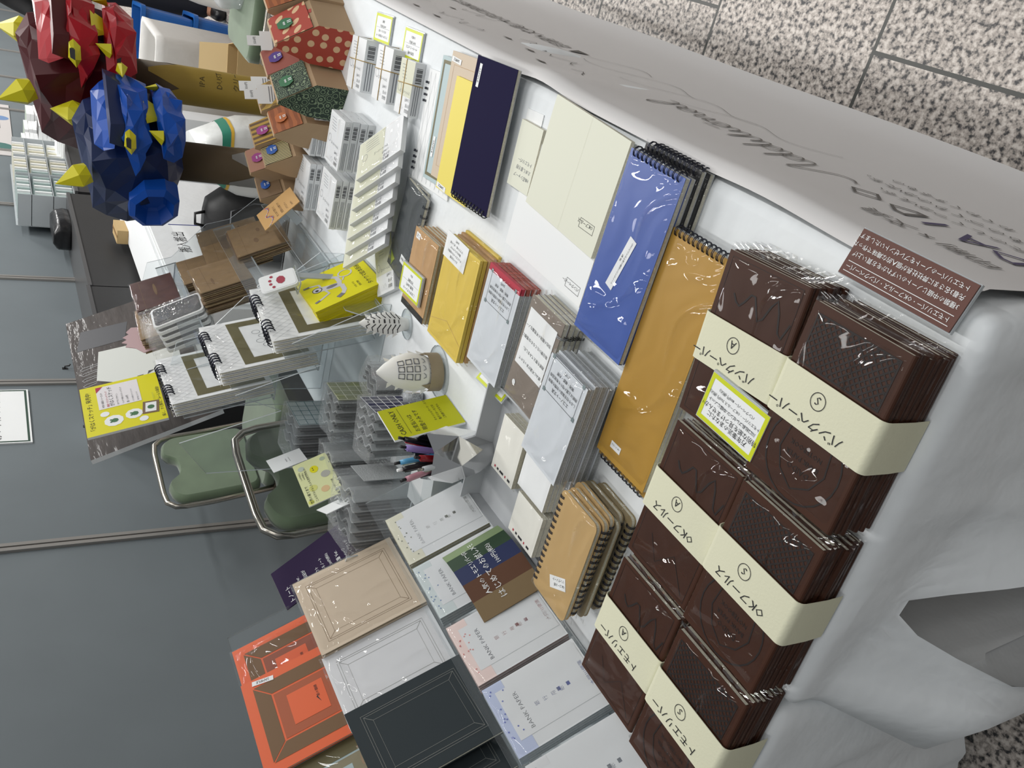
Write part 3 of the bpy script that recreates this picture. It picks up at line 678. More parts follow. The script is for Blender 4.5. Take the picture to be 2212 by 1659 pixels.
# ================================================================== leaning displays on the back table
def rack_plate(b, M, x0, x1, y0, y1, t=.003):
    b.box(x0, x1, y0, y1, -t, 0, ACR, M, side=ACRE)
ds = thing('sloped_display', 'clear sloped display stand under the bank paper pads and frame notebooks', 'display stand', T(.40, .70, TZ+.0005))
for k, (y, z, hgt) in enumerate(((.0, .008, .15), (.19, .058, .20), (.305, .17, .20))):
    b = B(); M = lean(.05, y+.012, z, 0, 62); rack_plate(b, M, -.52 if k else -.5, .40 if k else .36, -.005, hgt, .003); b.obj('back_panel', ds)
    b = B(); b.box(-.47, .45 if k else .41, y-.022, y+.012, z-.004, z-.001, ACR, side=ACRE); b.obj('ledge', ds)
for x in (-.46, .40):
    b = B(); b.prism([(-.02, 0), (.40, 0), (.40, .32), (.31, .17), (.20, .16), (.19, .055), (.03, .05), (-.02, .004)], x-.0015, x+.0015, ACR, Matrix(((0, 0, 1, 0), (1, 0, 0, 0), (0, 1, 0, 0), (0, 0, 0, 1))), side=ACRE); b.obj('side_panel', ds)
# bank paper pads, tier one
def bank(x, yaw, hue, tint, label, k, side):
    o = thing('bank_paper_pad', label, 'paper pad', lean(x, .684, TZ+.014, yaw, 61) @ T(0, 0, .0015+k*.0056), 'bank paper letter pads'); w, h, t = .114, .147, .0045
    b = B(); b.box(-w/2, w/2, -h/2+h/2, h, 0, t, mat('pad_sheet', 'd9dcde', .6), side=side)
    z = t+.0004; acc = mat('accent_'+hue, hue, .6); pale = mat('pale_'+tint, tint, .6)
    b.rect(-w/2, h-.030 if k == 3 else h-.012, w/2, h, z-.0002, pale)
    b.rect(-w/2+.02, .003, -w/2+.10, h-.014, z, mat('pad_sheet', 'd9dcde', .6))
    for i in range(14): b.disc(-w/2+.012+.095*rnd.random(), h-.004-.022*rnd.random(), .0013, z+.0002, acc, n=6)
    b.text('BANK PAPER', 0, h-.040, z, .0085, GREYINK, al='c', sx=1.25)
    for i, s in enumerate('銀行用紙'): b.text(s, -.002, h-.060-.013*i, z, .0072, acc, al='c')
    b.rect(-.003, .052, .003, .057, z, acc); b.rect(-.003, .037, .003, .042, z, RED if 'd' in hue[:1] else acc)
    b.text('大岡川便箋', 0, .008, z, .0066, acc, al='c', sx=1.3)
    b.obj('pad', o); sleeve_b = None
    if k == 3: M2 = T(0, h/2, 0); s = sleeve(w, h, t+.001, o, FILMS, .004, seed=int(x*999), name='plastic_sleeve'); s.matrix_basis = M2
    return o
pads = [(.640, -1, '7c8073', 'd6d5c2', 'cream topped', mat('cream_stack_edge', 'a09a80', .7, var=.15, vscale=300)), (.516, 0, '7d93b5', 'c9d3d4', 'pale blue topped', mat('blue_stack_edge', '97a3a6', .7, var=.15, vscale=300)),
        (.381, 0, 'd08a88', 'e3cfca', 'pink topped', mat('pink_stack_edge', 'a08c88', .7, var=.15, vscale=300)), (.257, -1, '6d78b8', 'b8c2dc', 'lavender topped', mat('lav_stack_edge', 'a7b0b4', .7, var=.15, vscale=300)), (.128, -2, '8b93a0', 'd6d8da', 'plain white topped', mat('white_stack_edge', 'b9bcbd', .7))]
for x, yaw, hue, tint, nm, side in pads:
    for k in range(4): bank(x, yaw, hue, tint, ('front %s bank paper pad leaning on the sloped stand' % nm) if k == 3 else '%s bank paper pad behind the front %s one' % (ORD[3-k], nm), k, side)
# frame notebooks, tiers two and three
def frame_nb(M, w, h, t, m, label, line, sl=True, framed='thin', edge=PAGE, sd=1, tone=None, sample=False, group='frame print notebooks'):
    o = thing('frame_notebook', label, 'notebook', M, group); z = t+.0004
    b = B(); b.box(-w/2, w/2, 0, h, t-.001, t, m); b.box(-w/2, w/2, 0, h, 0, .001, m)
    if framed == 'thin':
        for q, wd in ((.020, .0007), (.024, .0007), (.036, .0006)): b.line([(-w/2+q, q), (w/2-q, q), (w/2-q, h-q), (-w/2+q, h-q)], wd, z, line, closed=True)
        for sx in (-1, 1):
            for yy, yi in ((.024, .036), (h-.024, h-.036)): b.line([(sx*(w/2-.024), yy), (sx*(w/2-.036), yi)], .0006, z, line)
    else:
        A, C, D = .018, .046, .047
        qd = lambda p, mm, dz=0: b.poly([(x, y, z+dz) for x, y in p], mm)
        W2 = w/2; g = .0015
        qd([(-W2+A+g, h-A), (W2-A-g, h-A), (W2-C, h-C+g), (-W2+C, h-C+g)], line); qd([(-W2+A+g, A), (-W2+C, C-g), (W2-C, C-g), (W2-A-g, A)], line)
        qd([(-W2+A, A+g), (-W2+A, h-A-g), (-W2+C-g, h-C), (-W2+C-g, C)], line); qd([(W2-A, A+g), (W2-C+g, C), (W2-C+g, h-C), (W2-A, h-A-g)], line)
        qd([(-W2+C+.002, C+.002), (W2-C-.002, C+.002), (W2-C-.002, h-C-.002), (-W2+C+.002, h-C-.002)], tone)
        qd([(-W2+C+.018, C+.022), (W2-C-.016, C+.022), (W2-C-.016, h-C-.022), (-W2+C+.018, h-C-.022)], m, .0003)
        b.poly([(-.012, h*.40, z+.0006), (.0, h*.43, z+.0006), (.002, h*.42, z+.0006)], INK); b.text('紙の額縁', .0, h*.40, z+.0006, .006, INK)
    if sample: sample_label(b, w/2-.012, h-.038, z+.0006, 80)
    b.obj('cover', o); b = B(); b.box(-w/2+.001, w/2-.001, .001, h-.001, .0012, t-.0012, edge); b.obj('pages', o)
    if sl: s = sleeve(w, h, t+.001, o, FILM, .005, seed=sd); s.matrix_basis = T(0, h/2, 0)
    return o
T2Y, T2Z = .889, TZ+.066
EDGEB = mat('beige_stack_edge', '8a7a60', .7, var=.2, vscale=200)
for k in range(3): frame_nb(lean(.715, T2Y, T2Z, 1, 64) @ T(0, 0, .0035+k*.0075), .183, .198, .0065, BEIGE, 'beige frame notebook in creased film on the second tier' if k == 2 else '%s beige frame notebook behind the front beige one' % ORD[2-k], KRAFTD, edge=EDGEB, sd=101+k)
for k in range(2): frame_nb(lean(.548, T2Y, T2Z, 0, 64) @ T(0, 0, .0035+k*.0075), .150, .200, .0065, mat('white_cover', 'd9dadc', .5), 'white frame notebook in film between the beige and charcoal ones' if k else 'second white frame notebook behind the front white one', LINEG, sd=111+k)
frame_nb(lean(.404, T2Y-.012, T2Z, 4, 67) @ T(0, 0, .022), .165, .203, .0065, CHAR, 'charcoal frame notebook with thin pale lines leaning on the second tier', LINEG, sl=False)
frame_nb(lean(.36, T2Y, T2Z, 2, 64) @ T(0, 0, .010), .165, .195, .0065, CHAR, 'wrapped charcoal frame notebook behind the loose charcoal one', LINEG, sd=120)
T3Y, T3Z = 1.004, TZ+.178
frame_nb(lean(.687, T3Y, T3Z, -1, 62) @ T(0, 0, .003), .200, .195, .006, ORANGE, 'orange frame notebook in film behind the orange sample', OLIVE, framed='bold', tone=mat('rust_print', '8d4628', .5), sd=125)
frame_nb(lean(.590, T3Y-.012, T3Z, -3, 62) @ T(0, 0, .014), .186, .200, .006, ORANGE, 'orange frame notebook with a SAMPLE sticker on the third tier', OLIVE, sl=False, framed='bold', tone=mat('rust_print2', 'a34d22', .5), sample=True)
frame_nb(lean(.425, T3Y, T3Z, -2, 62) @ T(0, 0, .003), .190, .195, .006, LBLUE, 'pale blue and khaki frame notebook peeping beside the charcoal one', OLIVE2, framed='bold', tone=mat('khaki_print', '8c8468', .5), sd=127)
# aubergine sign
def purple_sign():
    M = lean(.917, .930, .771, 6, 51); o = thing('layout_sign', 'aubergine sign board with white lettering standing beside the beige frame notebooks', 'sign', M)
    b = B(); b.box(-.060, .060, 0, .215, .002, .004, PURPLE)
    z = .0045
    for s, x, y, sz in (('トノート', -.054, .192, .0125), ('万年筆 Ver.', -.052, .168, .0105), ('気ままに日記が', -.052, .152, .0085), ('つづく', -.052, .139, .0085), ('レイアウト', -.052, .126, .0085), ('いろいろノート', -.052, .112, .0085), ('各色 1,200円(税込)', -.052, .097, .0072), ('鉛筆 Ver.', -.046, .078, .0105), ('全ページ', -.046, .062, .0085), ('レイアウトが', -.046, .050, .0085), ('変わる', -.046, .038, .0085), ('ノート', -.046, .026, .0085), ('各色 990円(税込)', -.046, .010, .0072)):
        b.text(s, x, y, z, sz, WHITE)
    b.obj('board', o); b = B(); b.box(-.061, .061, -.002, .217, -.001, .0018, ACR, side=ACRE); b.obj('holder', o)
purple_sign()
st = thing('sign_riser', 'clear riser block under the aubergine sign', 'display stand', T(.917, .965, TZ+.0005)); b = B(); b.box(-.06, .06, -.045, .02, 0, .068, ACR, side=ACRE); b.obj('block', st)

# ---- white card boxes
BOXW = mat('white_box_card', 'dfe1e2', .5); BOXC = mat('cream_box_card', 'cfd0ba', .55)
def card_box(M, w, h, t, label, group, style='lid', bands=False, seal=True):
    o = thing('card_box', label, 'box', M, group); b = B(); b.box(-w/2, w/2, -h/2, h/2, 0, t, BOXW); z = t+.0003
    if style == 'slant': b.rect(-w*.10, -h/2+.001, w/2-.001, h/2-.001, z-.0001, BOXC)
    if style == 'cream': b.rect(-w/2, -h/2+.001, w/2, h*.16, z-.0001, BOXC)
    b.ring(w*.33, h*.02, .0085, .0005, z, GREYINK); b.ring(w*.33, h*.02, .0075, .0003, z, GREYINK)
    for i in range(5): b.rect(w*.06-.002*i, -h*.40+.006*i, w*.36-.002*i, -h*.40+.006*i+.0009, z, GREYINK)
    for s, x, y in (('マイペーパーズ', -.030, h*.05), ('1,100円', -.033, h*.18), ('ポチ袋', -.037, h*.28), ('蔵前店', -.036, h*.38)): b.text(s, x, y, z, .0080, mat('soft_black_ink', '4a4d52', .6), sx=.85)
    b.line([(-w*.1+.004*i, h*.36+.005*sin(i*2)) for i in range(6)], .0005, z, GREYINK)
    Mf = Matrix(((1, 0, 0, 0), (0, 0, 1, -h/2-.0003), (0, 1, 0, 0), (0, 0, 0, 1)))
    def side(x0, y0, x1, y1, m): b.poly([(x0, -h/2-.0004, y0), (x1, -h/2-.0004, y0), (x1, -h/2-.0004, y1), (x0, -h/2-.0004, y1)], m)
    Ms = -w/2-.0004
    def sidx(y0, z0, y1, z1, m):
        if style != 'slant': b.poly([(Ms, y1, z0), (Ms, y0, z0), (Ms, y0, z1), (Ms, y1, z1)], m)
    for i in range(11):
        y = -h*.40+.0026*i; sidx(y, t*.22, y+(.0017 if i % 3 else .0009), t*.80, INK)
    for i in range(3): sidx(-h*.08, t*(.25+.2*i), h*.46, t*(.25+.2*i)+t*.07, GREYINK)
    b.obj('carton', o)
    if bands:
        b = B(); RB = mat('rubber_band', 'b79a5e', .6)
        for pts in ([(-w/2-.001, -.008, -.0), (-w/2-.001, -.010, t+.0008), (w/2+.001, -.006, t+.0008), (w/2+.001, -.006, 0)], [(.006, -h/2-.001, 0), (.007, -h/2-.001, t+.0008), (.004, h/2+.001, t+.0008), (.004, h/2+.001, 0)]): b.tube(pts, .0009, RB, 5)
        b.obj('rubber_band', o)
    elif seal: sleeve(w, h, t+.0005, o, FILMS, .0015, seed=int(M.translation.x*1e4) % 89)
    return o
for x, y, w, h, t, st, l in ((1.527, .135, .089, .108, .028, 'lid', 'white card box tied with rubber bands, farthest of the banded row'), (1.366, .120, .083, .106, .030, 'lid', 'white card box tied with rubber bands, middle of the banded row'), (1.262, .120, .070, .103, .022, 'cream', 'half cream card box tied with rubber bands')):
    card_box(T(x, y, TZ+.0005, 4), w, h, t, l, 'banded card boxes', st, True)
def pile(x, y, n, w, h, t, key):
    for k in range(n): card_box(T(x+rnd.uniform(-.001, .001), y+rnd.uniform(-.0015, .0015), TZ+.0005+k*(t+.0012), -1), w, h, t, ('top' if k == n-1 else ORD[n-1-k])+' white card box '+('of' if k == n-1 else 'from the top in')+' the '+key, 'white card boxes in piles')
pile(1.742, .337, 3, .098, .118, .0145, 'pile beside the blue tagged paper bag')
pile(1.471, .293, 4, .095, .110, .0165, 'tallest pile behind the slanted cream boxes')
pile(1.718, .468, 3, .098, .118, .0150, 'rear pile near the kraft bunting card')
pile(1.492, .433, 4, .100, .115, .0140, 'pile beside the yellow monkey cards')
for k in range(7):
    y = .255+.0315*k; M = T(1.275-.004*k, y, TZ+.006, 45) @ Matrix.Rotation(R(-30), 4, 'Y')
    card_box(T(1.268-.002*k, y-.006, TZ+.038) @ Matrix.Rotation(R(20), 4, 'X') @ Matrix.Rotation(R(46), 4, 'Z'), .150, .088, .011, ('half cream card box at the far end of the slanted row' if k == 0 else '%s half cream card box from the far end of the slanted row' % ORD[k]), 'slanted half cream card boxes', 'slant')
card_box(T(1.212, .475, TZ+.001, 36), .090, .12, .013, 'flat half cream card box under the near end of the slanted row', 'slanted half cream card boxes', 'cream')

# ---- stack of yellow monkey cards
def monkey_card(M, label, face=False):
    b = B(); b.box(-.077, .077, 0, .157, 0, .0032, YELLOW, side=mat('yellow_card_edge', 'c2b400', .5))
    if face:
        z = .0035; G = mat('pale_grey_fur', 'c6c5c8', .6); G2 = mat('dark_grey_fur', '77747a', .6)
        b.text('タケウマ絵本原画展', 0, .016, z, .0135, INK, al='c'); b.text('会場 銀座', -.05, .040, z, .006, INK); b.text('10/25-11/12', -.05, .050, z, .006, INK)
        b.line([(-.008, .072), (-.004, .095), (.004, .118), (.006, .124)], .020, z, G)
        b.disc(.006, .126, .0115, z+.0002, G); b.ring(.006, .126, .0105, .0016, z+.0004, INK); b.disc(.004, .127, .004, z+.0004, INK)
        for p in ([(-.004, .112), (-.026, .108), (-.040, .134), (-.044, .146)], [(.012, .116), (.026, .116), (.034, .136), (.034, .150)]): b.line(p, .0055, z+.0001, G); b.line(p[-2:], .0065, z+.0003, G2)
        for p in ([(-.012, .074), (-.038, .076), (-.050, .084), (-.058, .098)], [(0, .074), (.026, .074), (.040, .088), (.046, .100)]): b.line(p, .0105, z+.0001, G); b.line(p[-2:], .011, z+.0003, G2)
        b.line([(.004, .066)]+[(.030+.016*cos(R(a))*(1-.0018*i*4), .052+.016*sin(R(a))*(1-.0018*i*4)) for i, a in enumerate(range(150, -250, -25))], .0038, z+.0002, G)
        b.disc(-.002, .094, .006, z+.0003, G2, ry=.013)
    return b.obj('postcard', M=M, label=label, cat='postcard', group='yellow postcards in the leaning stack')
for k in range(14):
    monkey_card(lean(1.298, .520, TZ+.004, 2.2, 61.5) @ T(rnd.uniform(-.001, .001), rnd.uniform(0, .0012), -.0035*(k+1)), ('front yellow postcard with a one eyed grey monkey in the leaning stack' if k == 0 else ('yellow postcard directly behind the monkey picture in the leaning stack' if k == 1 else ('rearmost yellow postcard of the leaning stack' if k == 13 else 'plain yellow postcard packed between the monkey picture and the rearmost card'))), k == 0)
bk = thing('card_easel', 'clear easel behind the yellow monkey postcards', 'display stand', T(1.298, .52, TZ+.0005, 2.2)); b = B(); rack_plate(b, lean(0, .058, -.0, 0, 61.5), -.06, .06, 0, .12); b.obj('back_panel', bk); b = B(); b.box(-.06, .06, -.005, .09, 0, .003, ACR, side=ACRE); b.obj('base', bk)

# ---- paper hedgehog figures
def hedgehog(M, label, tall, wd, dark=False):
    o = thing('paper_animal', label, 'paper figure', M, 'standing paper animals'); b = B(); n = 14; m = mat('figure_paper', 'f0f0ec', .7)
    prof = [(0, .52), (.10, .60), (.30, .95), (.5, 1.0), (.72, .78), (.88, .42), (1, .06)]; rows = []
    for t, q in prof: rows.append([(wd/2*q*sin(R(a)), -wd*.42*q*cos(R(a)), tall*t) for a in range(-84, 85, 12)])
    b.rings(rows, m, closed=False, cap=False, smooth=True)
    for k in range(1, 6):
        for sg in (-1, 1):
            t = .16+.13*k; q = .95-.12*max(0, k-2); e = (sg*wd/2*q, -.004, tall*t)
            b.poly([(e[0], e[1], e[2]-tall*.05), (e[0]+sg*.007, e[1]+.006, e[2]+tall*.055), (e[0]-sg*.002, e[1], e[2]+tall*.05)], m)
    b.obj('body', o)
    b = B(); L = INK if dark else GREYINK
    def at(a, t):
        for (t0, q0), (t1, q1) in zip(prof, prof[1:]):
            if t0 <= t <= t1: q = q0+(q1-q0)*(t-t0)/(t1-t0); break
        return Vector((wd/2*q*sin(R(a))*1.01, -wd*.42*q*cos(R(a))*1.01-.0006, tall*t))
    if not dark:
        for i in range(3):
            for j in range(3):
                a0, t0 = -34+24*i, .42+.115*j; b.tube([at(a0, t0), at(a0+17, t0), at(a0+17, t0+.08), at(a0, t0+.08)], .0011, L, 4, closed=True)
        for i in range(3): b.tube([at(-30+24*i, .36), at(-26+24*i, .32), at(-18+24*i, .33), at(-14+24*i, .36)], .0006, L, 4)
        for i in range(3):
            for j in range(2): b.tube([at(-20+16*i, .12+.08*j), at(-14+16*i, .16+.08*j), at(-8+16*i, .12+.08*j)], .0005, L, 4)
    else:
        for j in range(7):
            t = .22+.10*j
            for sg in (-1, 1): b.tube([at(sg*18, t), at(sg*46, t+.06), at(sg*74, t+.03)], .0010, L, 4)
            b.tube([at(-10, t+.03), at(10, t+.03)], .0016 if j % 2 else .0008, L, 4)
    b.obj('ink_pattern', o)
    b = B(); k = mat('figure_back', '9d8f76', .7)
    b.rings([[(wd*.30*sin(R(a)), wd*.02+wd*.30*cos(R(a)), z) for a in range(-90, 91, 15)] for z in (0, tall*.55)], WHITE if dark else k, closed=False, cap=False)
    b.obj('back_sleeve', o)
    if not dark:
        b = B(); b.rings([[(wd*.50*sin(R(a)), -wd*.40*cos(R(a)), z) for a in range(-90, 91, 15)] for z in (.004, tall*.24)], k, closed=False, cap=False)
        for sg in (-1, 1): b.poly([(sg*wd*.36, -wd*.28, tall*.22), (sg*wd*.40, -wd*.26, tall*.38), (sg*wd*.48, -wd*.10, tall*.22)], k)
        b.obj('base_collar', o)
    b = B(); b.prism([(wd*.7*cos(2*pi*i/20), wd*.55*sin(2*pi*i/20)) for i in range(20)], 0, .003, ACR, side=ACRE); b.obj('clear_base', o)
hedgehog(T(.905, .560, TZ+.0005, -48), 'white paper hedgehog with drawn scale pattern standing behind the mustard envelopes', .128, .074)
hedgehog(T(1.075, .545, TZ+.0005, -48), 'slim white paper animal with inked quills standing beside the yellow postcards', .105, .046, True)

# ---- cash only sign and faceted pen stand
cs = thing('payment_sign', 'lime CASH ONLY sign on a white board behind the pen stand', 'sign', lean(.811, .587, TZ+.002, -2, 76))
b = B(); b.box(-.045, .045, 0, .134, 0, .0045, WHITE, top=CASHG)
b.text('CASH ONLY', -.038, .108, .0049, .0135, INK); b.rect(-.038, .100, .040, .1006, .0049, INK)
for s, y, z_ in (('お支払いは', .083, .0105), ('現金のみです', .069, .0105), ('キャッシュカード・スマホ決済', .044, .0058), ('電子マネーなどは', .035, .0058), ('ご利用できません', .026, .0058)): b.text(s, -.038 if z_ > .007 else -.02, y, .0049, z_, INK)
b.obj('board', cs)
b = B(); b.prism([(-.02, -.004), (.02, -.004), (.02, -.030), (-.02, -.030)], .0, .03, ACR, Matrix(((1, 0, 0, 0), (0, 0, 1, 0), (0, 1, 0, 0), (0, 0, 0, 1)))); b.obj('strut', cs)
ps = thing('pen_stand', 'mirror faceted pen stand holding pens in front of the lime sign', 'pen stand', T(.672, .585, TZ+.0005, 12))
b = B(); rs = []
for z, r, tw in ((0, .022, 0), (.035, .040, 30), (.078, .048, 0), (.125, .040, 30)): rs.append([(r*cos(R(60*i+tw)), r*sin(R(60*i+tw)), z) for i in range(6)])
L = [[b.v(p) for p in q] for q in rs]
for a, c, odd in ((L[0], L[1], 0), (L[1], L[2], 1), (L[2], L[3], 0)):
    for i in range(6):
        j = (i+1) % 6
        if not odd: b.f((a[i], a[j], c[i]), MIRROR); b.f((a[j], c[j], c[i]), MIRROR)
        else: b.f((a[i], c[j], c[i]), MIRROR); b.f((a[i], a[j], c[j]), MIRROR)
b.f(L[0][::-1], MIRROR)
inn = [b.v((v.co.x*.96, v.co.y*.96, v.co.z-.001)) for v in L[3]]; bot = [b.v((.030*cos(R(60*i)), .030*sin(R(60*i)), .03)) for i in range(6)]
for i in range(6): j = (i+1) % 6; b.f((L[3][i], L[3][j], inn[j], inn[i]), MIRROR); b.f((inn[i], inn[j], bot[j], bot[i]), mat('dark_inner', '3a3b3d', .4))
b.f(bot, MC['dark_inner']); b.obj('shell', ps, recalc=False)
pens = [('dusty pink ballpoint pen in the mirror stand', 'c08a97', -.016, -.012, -9, 12), ('black marker with a white cap end in the mirror stand', '121215', -.004, .002, -4, 6), ('sky blue ballpoint pen in the mirror stand', '58a0c8', .006, -.014, 5, 13), ('lilac ballpoint pen in the mirror stand', '9c88c8', .004, .012, 4, -9), ('glossy black pen with red clip in the mirror stand', '0e0e12', .018, .014, 12, -10), ('dark red ballpoint pen in the mirror stand', '8c1620', -.012, .016, -8, -12), ('clear barrel pen with black grip in the mirror stand', 'c4c8cc', -.020, .004, -13, -2), ('second black ballpoint pen standing by the lilac one', '1b1b1e', .012, .0, 9, 1)]
for i, (l, hx, x, y, tx, ty) in enumerate(pens):
    M = T(.672+x*.6, .585+y*.6, TZ+.034) @ Matrix.Rotation(R(tx), 4, 'Y') @ Matrix.Rotation(R(-ty), 4, 'X'); o = thing('pen', l, 'pen', M, 'pens in the mirror stand'); m = mat('pen_'+hx, hx, .3)
    b = B(); ln = .135-.004*i; b.rings([[(r*cos(2*pi*k/10), r*sin(2*pi*k/10), z) for k in range(10)] for z, r in ((0, .001), (.012, .004), (.04, .0048), (ln-.012, .0048), (ln, .0042))], m); b.obj('barrel', o)
    b = B(); b.rings([[(r*cos(2*pi*k/8), r*sin(2*pi*k/8), z) for k in range(8)] for z, r in ((ln, .0026), (ln+.010, .0026))], WHITE if i == 1 else (BLACK if i != 6 else STEEL)); b.obj('button', o)
    b = B(); b.box(-.0015, .0015, .0046, .0066, ln-.045, ln-.004, STEEL if i in (2, 6) else (RED if i == 4 else m)); b.obj('clip', o)

# ---- clear wavy dividers and packs of memo sheets behind the pen stand
def wavy_pack(M, w, d, h, n, hx, label, front=None, amp=.006, seed=1):
    o = thing('wavy_pack', label, 'wrapped pack', M, 'film wrapped wavy packs'); cols = [film('wave_'+hx, tint=lin(hx)[:3], gl=.3, bump=0, haze=.12), film('wave_light', tint=(.85, .88, .88), gl=.3, bump=0, haze=.3)]
    b = B()
    for k in range(n):
        y0 = d*k/n; rows = []
        for y in (y0, y0+d/n*.45): rows.append([(-w/2+w*i/16, y+amp*sin(2*pi*i/8+seed)*1.0, 0) for i in range(17)])
        pts = rows[0]+rows[1][::-1]
        b.prism([(p[0], p[1]) for p in pts], 0, h*(1-.04*(k % 3)), cols[k % 3 == 0])
    b.obj('sheets', o)
    if front:
        b = B(); base, ln, nx, nz = front; b.box(-w/2, w/2, -amp-.005, -amp-.003, 0, h, mat('front_'+base, base, .5)); y = -amp-.0054
        for i in range(nx+1): x = -w/2+w*i/nx; b.poly([(x-.0008, y, 0), (x+.0008, y, 0), (x+.0008, y, h), (x-.0008, y, h)], ln)
        for i in range(nz+1): z = h*i/nz; b.poly([(-w/2, y, z-.0008), (w/2, y, z-.0008), (w/2, y, z+.0008), (-w/2, y, z+.0008)], ln)
        b.obj('front_card', o)
    b = B(); e = amp+.006; P = [(-w/2-.004, -e), (w/2+.004, -e), (w/2+.005, d+e), (-w/2-.004, d+e)]; rr = random.Random(seed); rows = []
    for z in (0, h*.25, h*.5, h*.75, h*1.01, h*1.04):
        row = []
        for i in range(4):
            a, c = P[i], P[(i+1) % 4]
            for q in range(5): t = q/5; row.append((a[0]+(c[0]-a[0])*t+rr.uniform(-.002, .002), a[1]+(c[1]-a[1])*t+rr.uniform(-.002, .002), z+(rr.uniform(-.002, .002) if z > .01 else 0)))
        rows.append(row)
    b.rings(rows, FILMC); b.obj('film_wrap', o); return o
wavy_pack(T(1.065, .655, TZ+.001, -20), .075, .05, .058, 9, '5d6466', 'dark grey wavy memo pack lying beyond the navy grid pack', seed=2)
wavy_pack(T(.955, .672, TZ+.001, 10), .085, .085, .105, 12, '7f8a8a', 'film wrapped pack with a navy grid front behind the CASH ONLY sign', ('24274a', WHITE, 5, 6), seed=3)
wavy_pack(T(1.115, .735, TZ+.001, 4), .080, .075, .115, 10, '9aa39c', 'film wrapped pack with an olive grid front', ('8d9468', mat('cream_line', 'dfe0c8', .6), 4, 6), seed=4)
wavy_pack(T(1.215, .85, TZ+.001, 2), .10, .085, .155, 12, '6d7a78', 'tall wavy pack with a teal and white grid front by the green chair', ('c5cfd0', mat('teal_line', '48767a', .6), 5, 8), seed=5)
wavy_pack(T(1.06, .84, TZ+.001, 8), .085, .07, .125, 10, '8f9898', 'clear wavy pack between the teal grid pack and the big pack', None, seed=6)
wavy_pack(T(.885, .800, TZ+.001, 12), .105, .105, .150, 15, '8d9294', 'big wavy pack with many thin layers and a fabric strip', None, seed=7, amp=.008)
b = B(); b.box(-.02, .055, -.0012, .0, .03, .12, mat('grey_fabric', 'a9acad', .9, bump=.6, bscale=400)); b.obj('fabric_swatch', M=T(.885, .779, TZ+.005, 12), label='grey woven fabric swatch on the front of the big wavy pack', cat='fabric swatch')
def plain_card(M, w, h, label):
    b = B(); b.box(-w/2, w/2, 0, h, 0, .0012, WHITE); b.text('memo', 0, h*.5, .0016, .006, GREYINK, al='c'); b.rect(-.01, h*.42, .01, h*.42+.0008, .0016, GREYINK)
    b.obj('name_card', M=M, label=label, cat='card', group='white cards on the wavy packs')
plain_card(lean(.900, .835, TZ+.118, 30, 70), .06, .075, 'white name card standing on top of the big wavy pack')
plain_card(lean(1.13, .89, TZ+.150, 10, 70), .06, .075, 'white name card standing behind the pale yellow monster card')
wavy_pack(T(.985, .915, TZ+.001, 6), .10, .05, .11, 8, '9fa8a4', 'low wavy pack at the table back edge beside the green chair', ('aab37c', WHITE, 4, 4), seed=9)
tape = [('roll of washi tape with red print beside the olive grid pack', 1.02, .625, 'b35a54'), ('roll of grey washi tape standing near the CASH ONLY sign', .945, .640, '9fa3a6')]
for l, x, y, hx in tape:
    o = thing('washi_tape', l, 'tape roll', T(x, y, TZ+.0205, 30) @ Matrix.Rotation(pi/2, 4, 'X'), 'washi tape rolls'); n = 20
    for nm, r0, r1, m in (('tape', .020, .0145, mat('tape_'+hx, hx, .5, var=.4, vscale=300)), ('core', .0145, .0125, CARDB)):
        b = B(); b.rings([[(r*cos(2*pi*i/n), r*sin(2*pi*i/n), z) for i in range(n)] for r, z in ((r1, -.009), (r0, -.009), (r0, .009), (r1, .009), (r1, -.009))], m, cap=False); b.obj(nm, o)
cb = thing('clear_case', 'clear plastic case on the back table beside the cream bank pads', 'case', T(.775, .70, TZ+.001, 8))
for nm, q in (('base', (-.06, .06, -.05, .09, 0, .002)), ('side', (-.06, -.058, -.05, .09, .002, .085)), ('side', (.058, .06, -.05, .09, .002, .085)), ('front', (-.058, .058, -.05, -.048, .002, .085)), ('back', (-.058, .058, .088, .09, .002, .085))):
    b = B(); b.box(*q, ACR, side=ACRE if nm == 'base' else None); b.obj(nm, cb)
b = B(); b.box(-.045, .045, -.03, .07, 0, .055, mat('pale_grey_carton', 'c2c5c6', .5)); b.obj('refill_box', M=T(.775, .70, TZ+.0035, 8), label='pale grey refill box inside the clear plastic case', cat='box')
# pale yellow monster card
mc = thing('promo_card', 'pale yellow promotional card with spots and a small yellow creature', 'card', lean(1.014, .858, TZ+.122, -4, 63)); b = B(); b.box(-.064, .064, 0, .074, 0, .0025, mat('pale_yellow_card', 'd9dda6', .55), side=WHITE)
for x, y, r, hx in ((-.02, .052, .009, 'd0d27a'), (.005, .018, .010, 'aaaaa0'), (-.035, .03, .009, 'd8b98a'), (.045, .060, .007, 'b9c3b4'), (-.055, .066, .006, 'cfd25e'), (.05, .012, .006, 'a8b49c')): b.disc(x, y, r, .0028, mat('spot_'+hx, hx, .6))
b.disc(.030, .036, .0105, .0029, YELLOW, ry=.009); b.disc(.028, .038, .0014, .0032, INK, n=8); b.disc(.034, .038, .0014, .0032, INK, n=8)
for s, x, y, z in (('世界の果てまで', -.060, .062, .0075), ('こんなクルクルしたメモ見たことない!', -.060, .052, .0060), ('1,100円(税込)', .012, .066, .0042), ('900円(税込)', .012, .060, .0042), ('550円(税込)', .012, .054, .0042), ('のび太も困るメモ帳', -.060, .010, .0048)): b.text(s, x, y, .0032, z, INK)
b.obj('card', mc)
